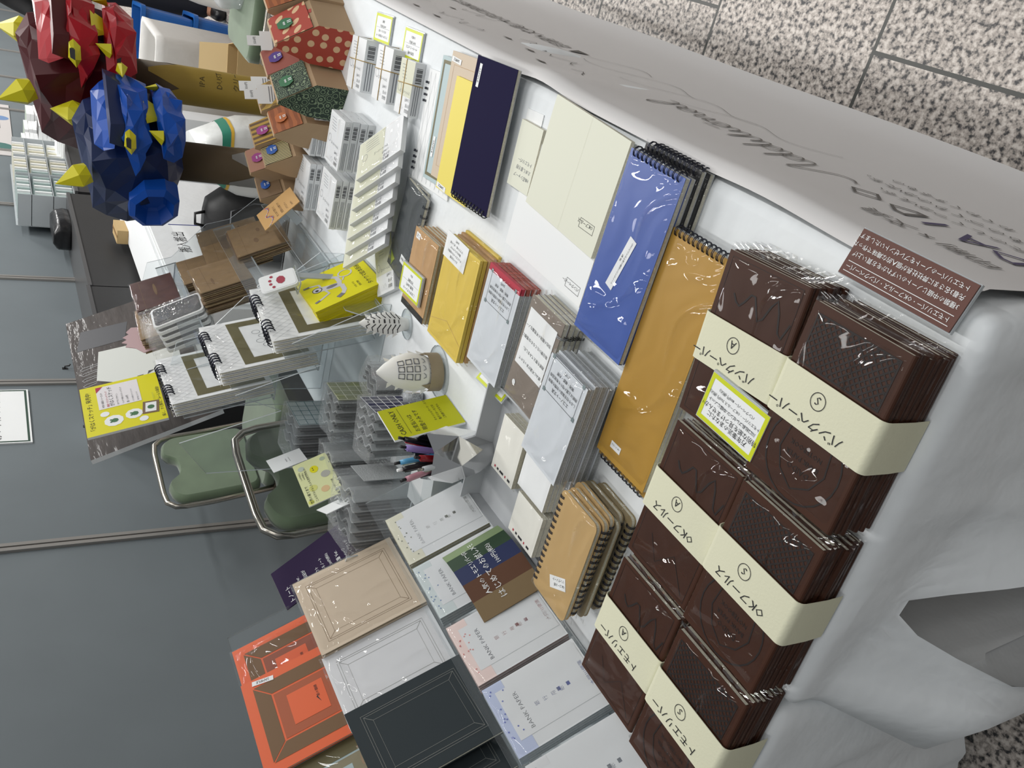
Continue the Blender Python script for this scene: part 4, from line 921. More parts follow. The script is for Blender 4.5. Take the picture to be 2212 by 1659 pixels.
st = thing('card_post', 'clear post holding up the pale yellow promotional card', 'display stand', T(1.014, .875, TZ+.0005)); b = B(); b.box(-.02, .02, -.02, .02, 0, .003, ACR, side=ACRE); b.obj('foot', st); b = B(); b.box(-.006, .006, -.014, -.010, .003, .125, ACR, side=ACRE); b.obj('post', st)

# ---- sketchbook rack
MYZ = lambda x: Matrix(((0, 0, 1, x), (1, 0, 0, 0), (0, 1, 0, 0), (0, 0, 0, 1)))      # (y, z) drawings set up in the plane X = x
SK = [(1.287, .590, .724, -4, .216, .215), (1.335, .700, .822, 2, .222, .205), (1.405, .815, .886, 4, .226, .215)]
sr = thing('sketchbook_rack', 'clear three tier acrylic rack holding the ring sketchbooks', 'display rack', T(0, 0, TZ+.0005))
for i, (x, y, z, yaw, w_, h_) in enumerate(SK):
    z -= TZ
    b = B(); rack_plate(b, lean(x, y+.032, z-.006, yaw, 76), -.115, .115, 0, h_-.02); b.obj('back_panel', sr)
    b = B(); b.box(x-.115, x+.115, y-.034, y+.034, z-.010, z-.007, ACR, side=ACRE); b.obj('ledge', sr)
    b = B(); M = lean(x, y-.034, z-.008, yaw, 76); b.prism([(-.115, 0), (.115, 0), (.115, .045), (.085, .07), (-.085, .07), (-.115, .045)], -.0015, .0015, ACR, M, side=ACRE); b.obj('front_lip', sr)
for x0, x1 in ((1.165, 1.168), (1.432, 1.435)):
    b = B(); b.prism([(.545, 0), (.95, 0), (.95, .34), (.87, .40), (.80, .20), (.76, .30), (.69, .13), (.64, .20), (.545, .02)], x0, x1, ACR, Matrix(((0, 0, 1, 0), (1, 0, 0, 0), (0, 1, 0, 0), (0, 0, 0, 1))), side=ACRE); b.obj('side_panel', sr)
def sketchbook(M, w, h, label, pic, sd, t=.006):
    o = thing('ring_sketchbook', label, 'sketchbook', M, 'ring sketchbooks on the clear rack'); z = t+.0004
    b = B(); b.box(-w/2, w/2, 0, h, t-.001, t, WHITE); b.box(-w/2, w/2, 0, h, 0, .001, WHITE)
    for k in range(14): x = -w/2+.004+w/13*k*.97; b.line([(x, h-.004), (min(w/2, max(-w/2, x+.035)), h-.052)], .0005, z, SILVER); b.line([(x, h-.004), (min(w/2, max(-w/2, x-.035)), h-.052)], .0005, z, SILVER)
    b.frame(-w/2+.012, .012, w/2-.012, h-.056, .024, z, OLIVE2)
    if pic: pic(b, z)
    b.obj('cover', o)
    b = B(); b.box(-w/2+.001, w/2-.001, .001, h-.001, .0012, t-.0012, PAGE); b.obj('pages', o)
    for x0 in (-.075, .030): b = B(); coil(b, (x0, h-.003, t/2), (x0+.045, h-.003, t/2), 4, t*.5+.008, WIRE, wr=.0011); b.obj('ring_binding', o)
    s = sleeve(w, h, t+.001, o, FILM, .006, seed=sd); s.matrix_basis = T(0, h/2, 0)
def pic_a(b, z): b.poly([(-.03, .07, z), (.02, .06, z), (0, .10, z)], OLIVE2)
def pic_b(b, z):
    for k in range(4): b.ring(-.03+.022*k, .085+.01*(k % 2), .009, .0009, z, GREYINK, n=10)
    b.frame(-.055, .05, -.035, .062, .0006, z, GREYINK)
def pic_c(b, z):
    b.poly([(-.035, .045, z), (.005, .05, z), (-.002, .085, z), (-.03, .09, z)], mat('dark_slate_print', '2a2f3c', .6)); b.poly([(.012, .09, z), (.03, .085, z), (.028, .105, z)], INK); b.rect(-.04, .062, -.002, .065, z+.0002, WHITE)
nm = ('lowest', 'middle', 'highest')
for i, ((x, y, z, yaw, w_, h_), pc) in enumerate(zip(SK, (pic_a, pic_b, pic_c))):
    for k in range(4): sketchbook(lean(x, y, z, yaw, 76) @ T(0, -.001*k, -.0085*k), w_, h_, ('front wrapped ring sketchbook with an olive frame on the %s tier of the rack' % nm[i]) if k == 0 else '%s wrapped ring sketchbook behind the front one on the %s tier' % (ORD[k], nm[i]), pc if k == 0 else None, 131+4*i+k)
# yellow sketch promotion sign
ys = thing('promo_sign', 'yellow promotional sign with a white text panel above the sketchbook rack', 'sign', lean(1.489, .952, 1.078, -2, 74)); b = B(); b.box(-.099, .099, 0, .172, 0, .006, WHITE, top=YELLOW); z = .0064
b.text('「がはくスケッチ」発売中!', -.086, .152, z, .0132, INK)
b.rect(-.005, .045, .088, .138, z, mat('panel_white', 'e6e2e4', .6)); b.poly([(.066, .138, z+.0003), (.088, .138, z+.0003), (.088, .122, z+.0003)], mat('crimson_flag', 'b02048', .6))
for i, (s, q, m) in enumerate((('人気の画伯シリーズより', .0058, INK), ('額縁つきスケッチブック', .006, RED), ('がはくスケッチ', .0118, INK), ('タケウマ デザイン', .0056, INK), ('リングで飾れるスケッチブック', .005, INK), ('各 1,100円', .0066, INK), ('小さな画伯にぴったりです', .0044, GREYINK), ('贈り物にもどうぞ', .0044, GREYINK))): b.text(s, 0, .126-.0108*i, z+.0003, q, m)
FG = mat('frog_green', '3f7048', .6)
for x, y, r in ((-.058, .112, .021), (-.050, .068, .019)):
    b.disc(x, y, r, z, WHITE, n=10); b.disc(x, y-.002, .008, z+.0003, FG, n=7); b.disc(x-.004, y+.006, .003, z+.0003, FG, n=6); b.disc(x+.004, y+.006, .003, z+.0003, FG, n=6)
b.disc(-.026, .128, .010, z+.0001, WHITE, n=12); b.disc(-.078, .05, .010, z+.0001, WHITE, n=12)
Q = T(-.040, .030, 0, -8); b.rect(-.024, -.018, .024, .018, z, KRAFTD, Q); b.rect(-.018, -.012, .018, .012, z+.0003, WHITE, Q); b.disc(0, 0, .008, z+.0006, FG, Q, n=8)
b.text('描く。すぐ飾る。みーんな画伯!', -.088, .004, z, .0088, INK); b.obj('board', ys)
b = B(); b.box(-.012, .012, -.012, -.009, -.10, .01, ACR, T(0, .03, 0)); b.obj('clip_arm', ys)

# ---- dark wrapped poster, cat sign, phone cases
pz = thing('wrapped_poster', 'dark wrapped poster board with a white shape leaning at the back of the table', 'poster', lean(1.835, 1.00, .935, 1, 66)); b = B(); PD = mat('dark_taupe_print', '443d3a', .55, spec=.2, var=.25, vscale=9, coat=.05, bump=.4, bscale=9, bdist=.004, stretch=(1, 4, 1))
b.box(-.365, .365, 0, .315, 0, .012, WHITE, top=PD); z = .0124
b.poly([(-.02, .265, z), (.13, .245, z), (.10, .13, z), (.06, .04, z), (-.10, .05, z), (-.08, .20, z)], mat('poster_pale_shape', 'cfd2cc', .6))
for k in range(4): b.line([(-.03+.03*k, .265-.004*k), (-.035+.03*k, .295), (-.026+.03*k, .30), (-.02+.03*k, .29), (-.022+.03*k, .262-.004*k)], .0015, z, SILVER)
b.poly([(.17, .30, z), (.28, .28, z), (.25, .15, z), (.15, .17, z)], mat('poster_slate', '35363c', .5))
for k in range(6): b.poly([(-.09+.006*k, .20-.03*k, z+.0003), (-.075+.006*k, .195-.03*k, z+.0003), (-.078+.006*k, .178-.03*k, z+.0003)], INK)
b.obj('board', pz) 
ct = thing('cat_paw_sign', 'pale pink strip sign about cats with orange and grey paw prints', 'sign', lean(1.50, .875, .97, -2, 70)); b = B(); b.box(-.065, .075, 0, .075, 0, .003, mat('pale_pink_card', 'ddcfcb', .6)); b.text('ねこの手も借りたいくらい', -.022, .048, .0034, .0082, INK); b.text('ねこ好きのあなたへ。', -.022, .028, .0034, .0082, INK)
for x, m in ((-.042, mat('orange_paw', 'd0713a', .6)), (-.056, mat('grey_paw', '6a6462', .6))):
    b.disc(x, .03, .006, .0034, m, n=8)
    for q in range(4): b.disc(x-.007+.0047*q, .041+.002*(q in (1, 2)), .002, .0034, m, n=6)
b.obj('card', ct)
def case(M, label, group, paw=False):
    o = thing('phone_case', label, 'phone case', M, group); w, h, r = (.052, .08, .008) if paw else (.072, .125, .010); P = []
    for cx, cy, a0 in ((w/2-r, h-r, 0), (-w/2+r, h-r, 90), (-w/2+r, r, 180), (w/2-r, r, 270)):
        for a in (0, 30, 60, 90): P.append((cx+r*cos(R(a0+a)), cy+r*sin(R(a0+a))))
    b = B(); b.prism(P, 0, .008, WHITE); b.prism([(x*.88, h/2+(y-h/2)*.92) for x, y in P], .0081, .0086, WHITE if paw else BLACK)
    if paw:
        m = mat('paw_pink', 'a83c4e', .6); b.disc(0, .034, .012, .009, m, n=8, ry=.010)
        for q in range(4): b.disc(-.016+.0106*q, .052+.005*(q in (1, 2)), .0038, .009, m, n=8)
    b.obj('shell', o); b = B()
    if paw:
        for x in (-.01, .006): b.tube([(x+.004*cos(R(a)), h+.002+.004*sin(R(a)), .004) for a in range(0, 360, 45)], .001, WHITE, 4, closed=True)
        b.obj('strap_loop', o)
    else: b.box(-.022, .022, h*.66, h*.9, .0087, .0105, mat('camera_glass', '3a3d42', .2)); b.obj('camera_ring', o); s = sleeve(w+.01, h+.02, .012, o, FILMC, .008, seed=int(M.translation.z*1e4) % 83); s.matrix_basis = T(0, h/2+.012, 0)
for k in range(5): case(lean(1.635-.006*k, .79, .965, -10, 60) @ T(0, 0, -.016*k+.02), ('front wrapped black and white phone case of the leaning row' if k == 0 else '%s wrapped phone case of the leaning row' % ORD[k]), 'wrapped phone cases')
case(lean(1.335, .566, .853, -17, 62), 'white phone case with a pink cat paw above the yellow postcards', None, True)
b = B(); b.box(-.03, .03, -.002, .03, 0, .003, ACR, side=ACRE); b.box(-.008, .008, 0, .003, -.15, 0, ACR, side=ACRE); b.obj('case_stand', M=T(1.335, .56, .851, -17), label='thin clear stand under the cat paw phone case', cat='display stand')

# ---- kraft envelopes in the second rack
KL = [mat('kraft_a', '8e7656', .6, var=.08, vscale=50), mat('kraft_b', '78624a', .6, var=.1, vscale=50), mat('kraft_c', '978262', .6, var=.08, vscale=50)]; MAROON = mat('maroon_kraft', '593d38', .5, var=.15, vscale=30)
def kraft_pile(x, y, z, yaw, tilt, w, h, n, key, prints=None, m=None, t=.0026, pitch=.0046):
    for k in range(n):
        M = lean(x, y, z, yaw, tilt) @ T(rnd.uniform(-.003, .003), rnd.uniform(-.002, .003), -pitch*k) @ Matrix.Rotation(R(rnd.uniform(-1.2, 1.2)), 4, 'Z')
        b = B(); mm = m if (m and k < 3) else KL[k % 3]; b.box(-w/2, w/2, 0, h, 0, t, mm)
        b.line([(-w/2, h*.80), (w/2, h*.80)], .0006, t+.0002, KRAFTD)
        if k == 0 and prints:
            for px, py, r1, r2 in prints: b.disc(px, py, r1, t+.0004, KRAFTD, ry=r2)
        s = 'front' if k == 0 else (ORD[k] if k < 10 else ('eleventh', 'twelfth', 'thirteenth', 'fourteenth')[k-10])
        o = thing('kraft_envelope', '%s kraft envelope of the %s' % (s, key), 'envelope', M, 'kraft envelopes in the clear rack')
        b.obj('envelope_body', o)
        if k < 2: q = sleeve(w, h, t+.001, o, FILMS, .004, seed=k+int(x*100)); q.matrix_basis = T(0, h/2, 0)
kraft_pile(1.775, .618, .762, -4, 64, .150, .135, 7, 'pile at the low front of the rack', [(-.02, .075, .012, .006), (.03, .06, .010, .005), (.0, .04, .006, .004)])
kraft_pile(1.905, .685, .775, -6, 66, .185, .165, 9, 'tall pile behind the bunting card', [(.0, .095, .036, .018), (.05, .05, .02, .004)])
kraft_pile(1.675, .690, .868, 2, 68, .150, .130, 14, 'thick pile in the middle tier', [(-.03, .09, .02, .003)])
kraft_pile(1.835, .745, .880, 0, 68, .140, .120, 9, 'pile behind the thick middle one')
kraft_pile(1.785, .800, 1.012, -3, 68, .145, .105, 6, 'maroon fronted pile on the top tier', [(.01, .05, .03, .004)], MAROON)
kraft_pile(1.690, .830, 1.006, -6, 66, .130, .112, 9, 'plain pile beside the phone cases')
kr = thing('envelope_rack', 'clear tiered acrylic rack full of kraft envelopes', 'display rack', T(0, 0, TZ+.0005))
for i, (y, z, h_) in enumerate(((.612, .04, .10), (.695, .160, .11), (.815, .298, .09))):
    b = B(); b.box(1.475, 1.925, y-.02, y+.07, z-.010, z-.007, ACR, side=ACRE); b.obj('ledge', kr)
    b = B(); rack_plate(b, lean(1.70, y-.022, z-.01, 0, 68), -.225, .225, 0, .055); b.obj('front_lip', kr)
for x0 in (1.472, 1.925):
    b = B(); b.prism([(.56, 0), (.93, 0), (.93, .38), (.80, .36), (.78, .30), (.68, .22), (.66, .16), (.56, .06)], x0, x0+.003, ACR, Matrix(((0, 0, 1, 0), (1, 0, 0, 0), (0, 1, 0, 0), (0, 0, 0, 1))), side=ACRE); b.obj('side_panel', kr)
bc = thing('bunting_card', 'kraft card with a red and blue bunting print at the front of the envelope rack', 'card', lean(1.715, .505, .760, -3, 41)); b = B(); KC = mat('light_kraft_card', 'c79d62', .7); b.box(-.046, .046, 0, .112, 0, .002, KC); z = .0024
pts = [(-.046+.0065*i, .098-.018*sin(pi*((i % 7.5)/7.5))) for i in range(15)]; b.line(pts, .0012, z, WHITE)
for i, p in enumerate(pts[:-1]): b.poly([(p[0], p[1], z+.0002), (p[0]+.005, pts[i+1][1], z+.0002), (p[0]+.0025, p[1]-.007, z+.0002)], (BLUE, RED)[i % 2])
for i, (s, q) in enumerate((('まとめて買うと', .0085), ('封筒もお得です', .0085), ('バラエティ', .0075), ('200円〜', .0065))): b.text(s, -.034, .062-.015*i, z, q, mat('brown_ink', '6a4a2a', .6))
b.obj('card', bc); b = B(); b.box(-.010, .010, .03, .05, -.062, -.002, ACR, side=ACRE); b.obj('clip_stand', bc)
pk = thing('pink_tag', 'pale pink torn edged tag behind the maroon fronted kraft pile', 'card', lean(1.70, .90, 1.075, 3, 72)); b = B(); P = [(-.08, 0), (.05, 0), (.07, .04), (.05, .055), (.035, .05), (.025, .066), (.008, .058), (-.002, .072), (-.015, .06), (-.03, .066), (-.05, .045), (-.085, .03)]; b.prism(P, 0, .0015, mat('dusty_pink_card', 'b79a9c', .6)); b.text('ちょこっと', -.01, .02, .0019, .012, WHITE); b.obj('card', pk)
b = B(); b.box(-.004, .004, -.06, .01, -.003, -.001, ACR); b.obj('holder', pk)

# ---- paper gift bags at the far end of the table
def pattern_mat(name, kind, c1, c2):
    m = bpy.data.materials.new(name); m.use_nodes = True; nt = m.node_tree; bs = nt.nodes['Principled BSDF']; bs.inputs['Roughness'].default_value = .6; tc = nt.nodes.new('ShaderNodeTexCoord'); mx = nt.nodes.new('ShaderNodeMix'); mx.data_type = 'RGBA'; mx.inputs[6].default_value = lin(c1); mx.inputs[7].default_value = lin(c2); cmp = nt.nodes.new('ShaderNodeMath'); cmp.operation = 'LESS_THAN'
    if kind == 'dots':
        t = nt.nodes.new('ShaderNodeTexVoronoi'); t.voronoi_dimensions = '2D'; t.inputs['Scale'].default_value = 36; t.inputs['Randomness'].default_value = .35; src = t.outputs['Distance']; cmp.inputs[1].default_value = .29
        sp = nt.nodes.new('ShaderNodeSeparateXYZ'); ad = nt.nodes.new('ShaderNodeMath'); cb2 = nt.nodes.new('ShaderNodeCombineXYZ'); nt.links.new(tc.outputs['Object'], sp.inputs[0]); nt.links.new(sp.outputs[0], ad.inputs[0]); nt.links.new(sp.outputs[1], ad.inputs[1]); nt.links.new(ad.outputs[0], cb2.inputs[0]); nt.links.new(sp.outputs[2], cb2.inputs[1]); nt.links.new(cb2.outputs[0], t.inputs['Vector'])
    elif kind == 'scroll':
        t = nt.nodes.new('ShaderNodeTexVoronoi'); t.inputs['Scale'].default_value = 60; t.inputs['Randomness'].default_value = .6; k = nt.nodes.new('ShaderNodeMath'); k.operation = 'SINE'; k2 = nt.nodes.new('ShaderNodeMath'); k2.operation = 'MULTIPLY'; k2.inputs[1].default_value = 26; nt.links.new(tc.outputs['Object'], t.inputs['Vector']); nt.links.new(t.outputs['Distance'], k2.inputs[0]); nt.links.new(k2.outputs[0], k.inputs[0]); src = k.outputs[0]; cmp.inputs[1].default_value = -.62
    else:
        t = nt.nodes.new('ShaderNodeTexWave'); t.inputs['Scale'].default_value = {'stripe': 18, 'fine': 60, 'wood': 22}[kind]; t.inputs['Distortion'].default_value = 3 if kind == 'wood' else 0; t.bands_direction = 'X' if kind != 'wood' else 'Z'; src = t.outputs['Fac']; cmp.inputs[1].default_value = .5
    if kind not in ('scroll', 'dots'): nt.links.new(tc.outputs['Object'], t.inputs['Vector'])
    nt.links.new(src, cmp.inputs[0]); nt.links.new(cmp.outputs[0], mx.inputs[0]); nt.links.new(mx.outputs[2], bs.inputs['Base Color']); return m
DOTS = pattern_mat('red_polka', 'dots', 'a9402f', 'd9b58c'); ARAB = pattern_mat('green_scroll', 'scroll', '1a2f22', '76886a'); WOODO = pattern_mat('orange_wood', 'wood', 'a05a2c', '87481f'); STRY = pattern_mat('yellow_stripe', 'stripe', 'b08b34', '5f4526'); STRF = pattern_mat('fine_stripe', 'fine', 'c9bc84', '2d2620'); DIA = pattern_mat('diamond_mustard', 'dots', 'a98a3c', '7b5f2a'); BRN = mat('brick_paper', '8c4436', .6); PNK = mat('pinkish_kraft', 'a97a63', .6); BAGK = mat('bag_kraft', 'ab9070', .75)
def gift_bag(x, y, yaw, h, wx, dy, side, flap, tagc, label, face=None):
    o = thing('gift_bag', label, 'paper bag', T(x, y, TZ+.0005, yaw), 'small kraft gift bags')
    b = B(); d = dy/2; prof = [(-d, 0), (d, 0), (d*1.0, h*.5), (d*.45+.004, h), (d*.45-.004, h), (-d*.95, h*.5)]
    L = [[b.v((sx*wx/2*(1-.12*(z/h)), yy, z)) for yy, z in prof] for sx in (-1, 1)]
    b.f(L[0], side); b.f(L[1][::-1], side)
    for i in range(6): j = (i+1) % 6; b.f((L[0][j], L[0][i], L[1][i], L[1][j]), BAGK)
    N = Vector((0, -h*.5, -(d*.95-.004))).normalized() if 0 else None
    def fr(u, t, off=.0006):                                          # point on the sloping front, t 0..1 up the slope
        yy = -d*.95+(d*1.40-.004)*t; zz = h*.5+h*.5*t; return (u*(wx/2)*(1-.12*zz/h), yy-off*.8, zz+off*.6)
    if face == 'eyes':
        for u in (-.35, .3): b.tube([Vector(fr(u+.13*cos(R(a)), .30+.13*sin(R(a)))) for a in range(0, 360, 40)], .0013, INK, 4, closed=True)
    if face in ('eyes', 'bird', 'dots'):
        b.poly([fr(-.55, .12), fr(-.42, .10), fr(-.42, .16), fr(-.55, .18)], INK); b.poly([fr(.35, .10), fr(.48, .12), fr(.48, .17), fr(.35, .16)], INK)
        if face == 'bird': b.poly([fr(.1, .05), fr(.35, .03), fr(.38, .14), fr(.12, .16)], mat('cheek_red', 'b2493f', .6)); b.tube([Vector(fr(-.3+.05*k, .30-.02*abs(k-3))) for k in range(7)], .0012, INK, 4)
    b.obj('body', o)
    b = B(); t0 = .12; L1 = [b.v(fr(-.97, 1.0, .001)), b.v(fr(.97, 1.0, .001)), b.v(fr(1.0, t0, .003)), b.v(fr(-1.0, t0, .003))]; b.f(L1[::-1], flap)
    k = [b.v((-wx*.43, d*.45+.008, h*.96)), b.v((wx*.43, d*.45+.008, h*.96)), L1[1], L1[0]]; b.f(k, flap)
    b.obj('flap', o)
    b = B(); pts = [(-.36, .62), (-.2, .50), (.2, .50), (.36, .62), (.36, .72), (.2, .84), (-.2, .84), (-.36, .72)]; b.poly([fr(p[0], p[1], .005) for p in pts], tagc); z = .0056
    for u in (-.06, .05): b.poly([fr(u, .52, z), fr(u+.05, .52, z), fr(u+.05, .61, z), fr(u, .61, z)], WHITE)
    for q in range(5): b.poly([fr(-.12+.05*q, .66, z), fr(-.09+.05*q, .66, z), fr(-.09+.05*q, .70+.02*(q % 2), z), fr(-.12+.05*q, .70, z)], WHITE)
    b.obj('tag', o)
tg = {k: mat('tag_'+k, h, .5) for k, h in (('green', '35704a'), ('purple', '4c3282'), ('magenta', '9c3a82'), ('blue', '1f56a8'), ('orange', 'b5642e'))}
for a in ((1.815, .060, -22, .165, .12, .085, BAGK, WOODO, tg['orange'], 'kraft gift bag with an orange wood grain flap and ringed eyes', 'eyes'),
          (1.715, .115, -22, .165, .11, .100, DOTS, DOTS, tg['green'], 'gift bag with red polka dot sides and a green tag', 'bird'),
          (1.800, .205, -22, .150, .11, .09, BAGK, BRN, tg['purple'], 'gift bag with a brick red flap and purple tag', 'dots'),
          (1.690, .235, -22, .150, .11, .09, ARAB, ARAB, tg['green'], 'gift bag with dark green scrollwork sides and a green tag', 'dots'),
          (1.835, .300, -22, .145, .11, .08, BAGK, DIA, tg['purple'], 'gift bag with a mustard diamond flap and purple tag', 'dots'),
          (1.735, .330, -22, .135, .10, .075, BAGK, WOODO, tg['orange'], 'gift bag with an orange grained flap behind the white boxes', None),
          (1.850, .395, -22, .145, .10, .075, BAGK, STRY, tg['magenta'], 'gift bag with a yellow and brown striped flap and magenta tag', 'dots'),
          (1.790, .425, -22, .130, .10, .070, BAGK, STRF, tg['blue'], 'gift bag with a fine black striped flap and blue tag', 'dots'),
          (1.880, .475, -22, .140, .10, .070, BAGK, PNK, tg['magenta'], 'gift bag with a pinkish kraft flap and magenta tag', 'dots'),
          (1.850, .535, -22, .115, .10, .06, BAGK, KRAFTD, tg['blue'], 'gift bag with a dark kraft flap and blue tag', None)): gift_bag(*a)
for i, (x, y, l) in enumerate(((1.83, .150, 'white header card standing between the red polka and brick red bags'), (1.80, .270, 'white header card lettered SELECTION beside the green scrollwork bag'), (1.86, .265, 'blank backed white header card behind the SELECTION one'))):
    b = B(); b.box(-.027, .027, 0, .155, 0, .0012, WHITE); b.box(-.014, .014, .155, .185, 0, .0012, WHITE)
    for q in range(7): b.rect(-.022, .125-.006*q, .022, .127-.006*q, .0016, GREYINK)
    if i == 1: b.text('SELECTION', 0, .068, .0016, .011, INK, al='c')
    b.text('550円', 0, .165, .0016, .008, INK, al='c'); b.obj('header_card', M=lean(x, y, TZ+.003, -42, 76), label=l, cat='card', group='white header cards among the gift bags')

# ================================================================== paper dragons on card tubes
def dragon(x, y, zc, hexes, tube_m, wrap, label, tlabel, s=1.0, seed=1, wrapz=.35, ty=0):
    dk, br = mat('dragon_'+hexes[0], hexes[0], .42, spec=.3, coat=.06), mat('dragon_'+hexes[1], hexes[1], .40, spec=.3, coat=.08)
    DY = mat('dragon_yellow', 'd8cf22', .4)
    def P(px, py, c, q=None):                                         # profile point seen at c metres off the middle plane
        cc = c if q is None else q; a = (606*c-(py-360))/538; return Vector((-cc*s, -a*s, (285-px+104*c+60*a)*.00113*s))
    rr = random.Random(seed)
    o = thing('paper_dragon', label, 'paper sculpture', T(x, y, zc, -30), 'faceted paper dragon heads')
    def hullp(name, lst, m, jit=0, both=True, par=None, cut=0):
        b = B(); pts = []
        for px, py, c in lst:
            p = P(px, py, c)
            for sg in ((1, -1) if both else (1,)): pts.append(Vector((p.x*sg, p.y+rr.uniform(-jit, jit), p.z+rr.uniform(-jit, jit))))
        b.hull(pts, m)
        if cut:
            bmesh.ops.triangulate(b.bm, faces=b.bm.faces[:]); big = [e for e in b.bm.edges if e.calc_length() > cut]
            bmesh.ops.subdivide_edges(b.bm, edges=big, cuts=1); bmesh.ops.triangulate(b.bm, faces=b.bm.faces[:])
            for v in b.bm.verts: v.co += Vector((rr.uniform(-.007, .007), rr.uniform(-.007, .007), rr.uniform(-.007, .007)))*s
        return b.obj(name, par or o)
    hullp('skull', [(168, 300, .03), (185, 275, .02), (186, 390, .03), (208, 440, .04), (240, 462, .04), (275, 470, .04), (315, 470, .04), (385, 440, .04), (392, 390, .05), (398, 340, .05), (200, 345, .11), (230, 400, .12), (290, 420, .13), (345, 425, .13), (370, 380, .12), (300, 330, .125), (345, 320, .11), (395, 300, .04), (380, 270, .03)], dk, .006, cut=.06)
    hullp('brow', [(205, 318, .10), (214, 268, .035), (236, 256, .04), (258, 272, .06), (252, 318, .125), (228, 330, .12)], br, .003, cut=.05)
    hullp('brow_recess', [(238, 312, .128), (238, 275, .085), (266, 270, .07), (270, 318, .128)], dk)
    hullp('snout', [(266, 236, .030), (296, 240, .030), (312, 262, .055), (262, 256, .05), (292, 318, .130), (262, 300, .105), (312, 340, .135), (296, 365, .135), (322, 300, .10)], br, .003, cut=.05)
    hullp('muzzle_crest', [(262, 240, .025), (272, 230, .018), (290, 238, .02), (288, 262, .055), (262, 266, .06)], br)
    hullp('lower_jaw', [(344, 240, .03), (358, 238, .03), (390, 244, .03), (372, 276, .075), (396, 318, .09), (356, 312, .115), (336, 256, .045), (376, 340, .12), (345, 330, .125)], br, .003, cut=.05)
    for sg in (1, -1):
        def side(name, lst, m, par=None):
            b = B(); b.hull([Vector((P(px, py, c, q).x*sg, P(px, py, c, q).y, P(px, py, c, q).z)) for px, py, c, q in lst], m); return b.obj(name, par or o)
        eye = side('eye', [(268, 288, .118, .118), (276, 281, .112, .112), (290, 292, .118, .118), (292, 314, .132, .136), (283, 327, .128, .132), (267, 312, .126, .130), (279, 302, .122, .150), (278, 300, .122, .09)], DY)
        side('pupil', [(269, 292, .122, .136), (279, 290, .122, .142), (279, 302, .122, .152), (270, 302, .122, .145), (275, 296, .122, .12)], BLACK, eye)
        b = B(); c0 = .10; tip = P(130, 402, .13)
        ctr = P(196, 372, c0); ax = (tip-ctr).normalized(); u = ax.cross(Vector((1, 0, 0))).normalized(); v2 = ax.cross(u)
        pts = [tip]+[ctr+u*.026*s*cos(R(k))+v2*.026*s*sin(R(k)) for k in range(0, 360, 60)]+[ctr+ax*.028+u*.033*s*cos(R(k+20))+v2*.033*s*sin(R(k+20)) for k in range(0, 360, 60)]
        b.hull([Vector((p.x*sg, p.y, p.z)) for p in pts], DY); b.obj('horn', o)
        b = B(); n = 8; ctr = P(338, 422, .135); rings_ = []
        for r, dx in ((.070, -.035), (.070, .020), (.054, .030), (.036, -.002), (.029, -.008)): rings_.append([Vector((-(.135+dx)*sg*s, ctr.y+r*s*cos(2*pi*k/n+.3)*1.15, ctr.z+r*s*sin(2*pi*k/n+.3)*.95)) for k in range(n)])
        b.rings(rings_, br, smooth=False); b.obj('ear_cup', o)
        side('tooth', [(316, 277, .075, .075), (347, 274, .078, .078), (352, 292, .085, .085), (345, 304, .10, .10), (346, 282, .08, .10)], DY)
    hullp('front_teeth', [(306, 244, .03), (312, 262, .045), (343, 250, .02)], DY)
    tb = thing('card_tube', tlabel, 'card tube', T(x, y+ty, 0), 'card tubes under the dragon heads'); n = 28; r = .054
    b = B(); h = zc-.122*s
    b.rings([[(r*cos(2*pi*i/n), r*sin(2*pi*i/n), z) for i in range(n)] for z in (0, h)], tube_m); b.obj('tube', tb)
    b = B(); z1 = h-wrapz; rr2 = r+.0015; rows = [[(rr2*cos(2*pi*i/n), rr2*sin(2*pi*i/n), 0) for i in range(n)], [(rr2*cos(2*pi*i/n), rr2*sin(2*pi*i/n), z1-(.10*abs(((i % 7)/3.5)-1) if 1 else 0)) for i in range(n)]]
    b.rings(rows, wrap, cap=False)
    for k, (t, a0) in enumerate((('IPA', 0), ('DUST', 0), ('クリーン', 0))):
        n0 = len(b.bm.verts); b.text(t, 0, z1-.17-.05*k, 0, .022, mat('wrap_ink', '4a3d12', .6)); b.bm.verts.ensure_lookup_table()
        for v in b.bm.verts[n0:]: a = R(-165)+v.co.x/r; v.co = ((rr2+.0006)*cos(a), (rr2+.0006)*sin(a), v.co.y)
    b.obj('paper_wrap', tb)
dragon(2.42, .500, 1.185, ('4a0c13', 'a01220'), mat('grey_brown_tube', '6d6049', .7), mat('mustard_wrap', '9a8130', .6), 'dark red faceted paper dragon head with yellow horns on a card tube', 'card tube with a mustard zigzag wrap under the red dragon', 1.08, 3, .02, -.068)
dragon(2.16, .630, 1.080, ('0e2350', '0e4aa6'), mat('brown_tube', '6b5a41', .7), mat('grey_wrap', '8b8884', .6), 'blue faceted paper dragon head with yellow horns on a card tube', 'brown card tube with a grey zigzag wrap under the blue dragon', 1.0, 3, .12, -.046)

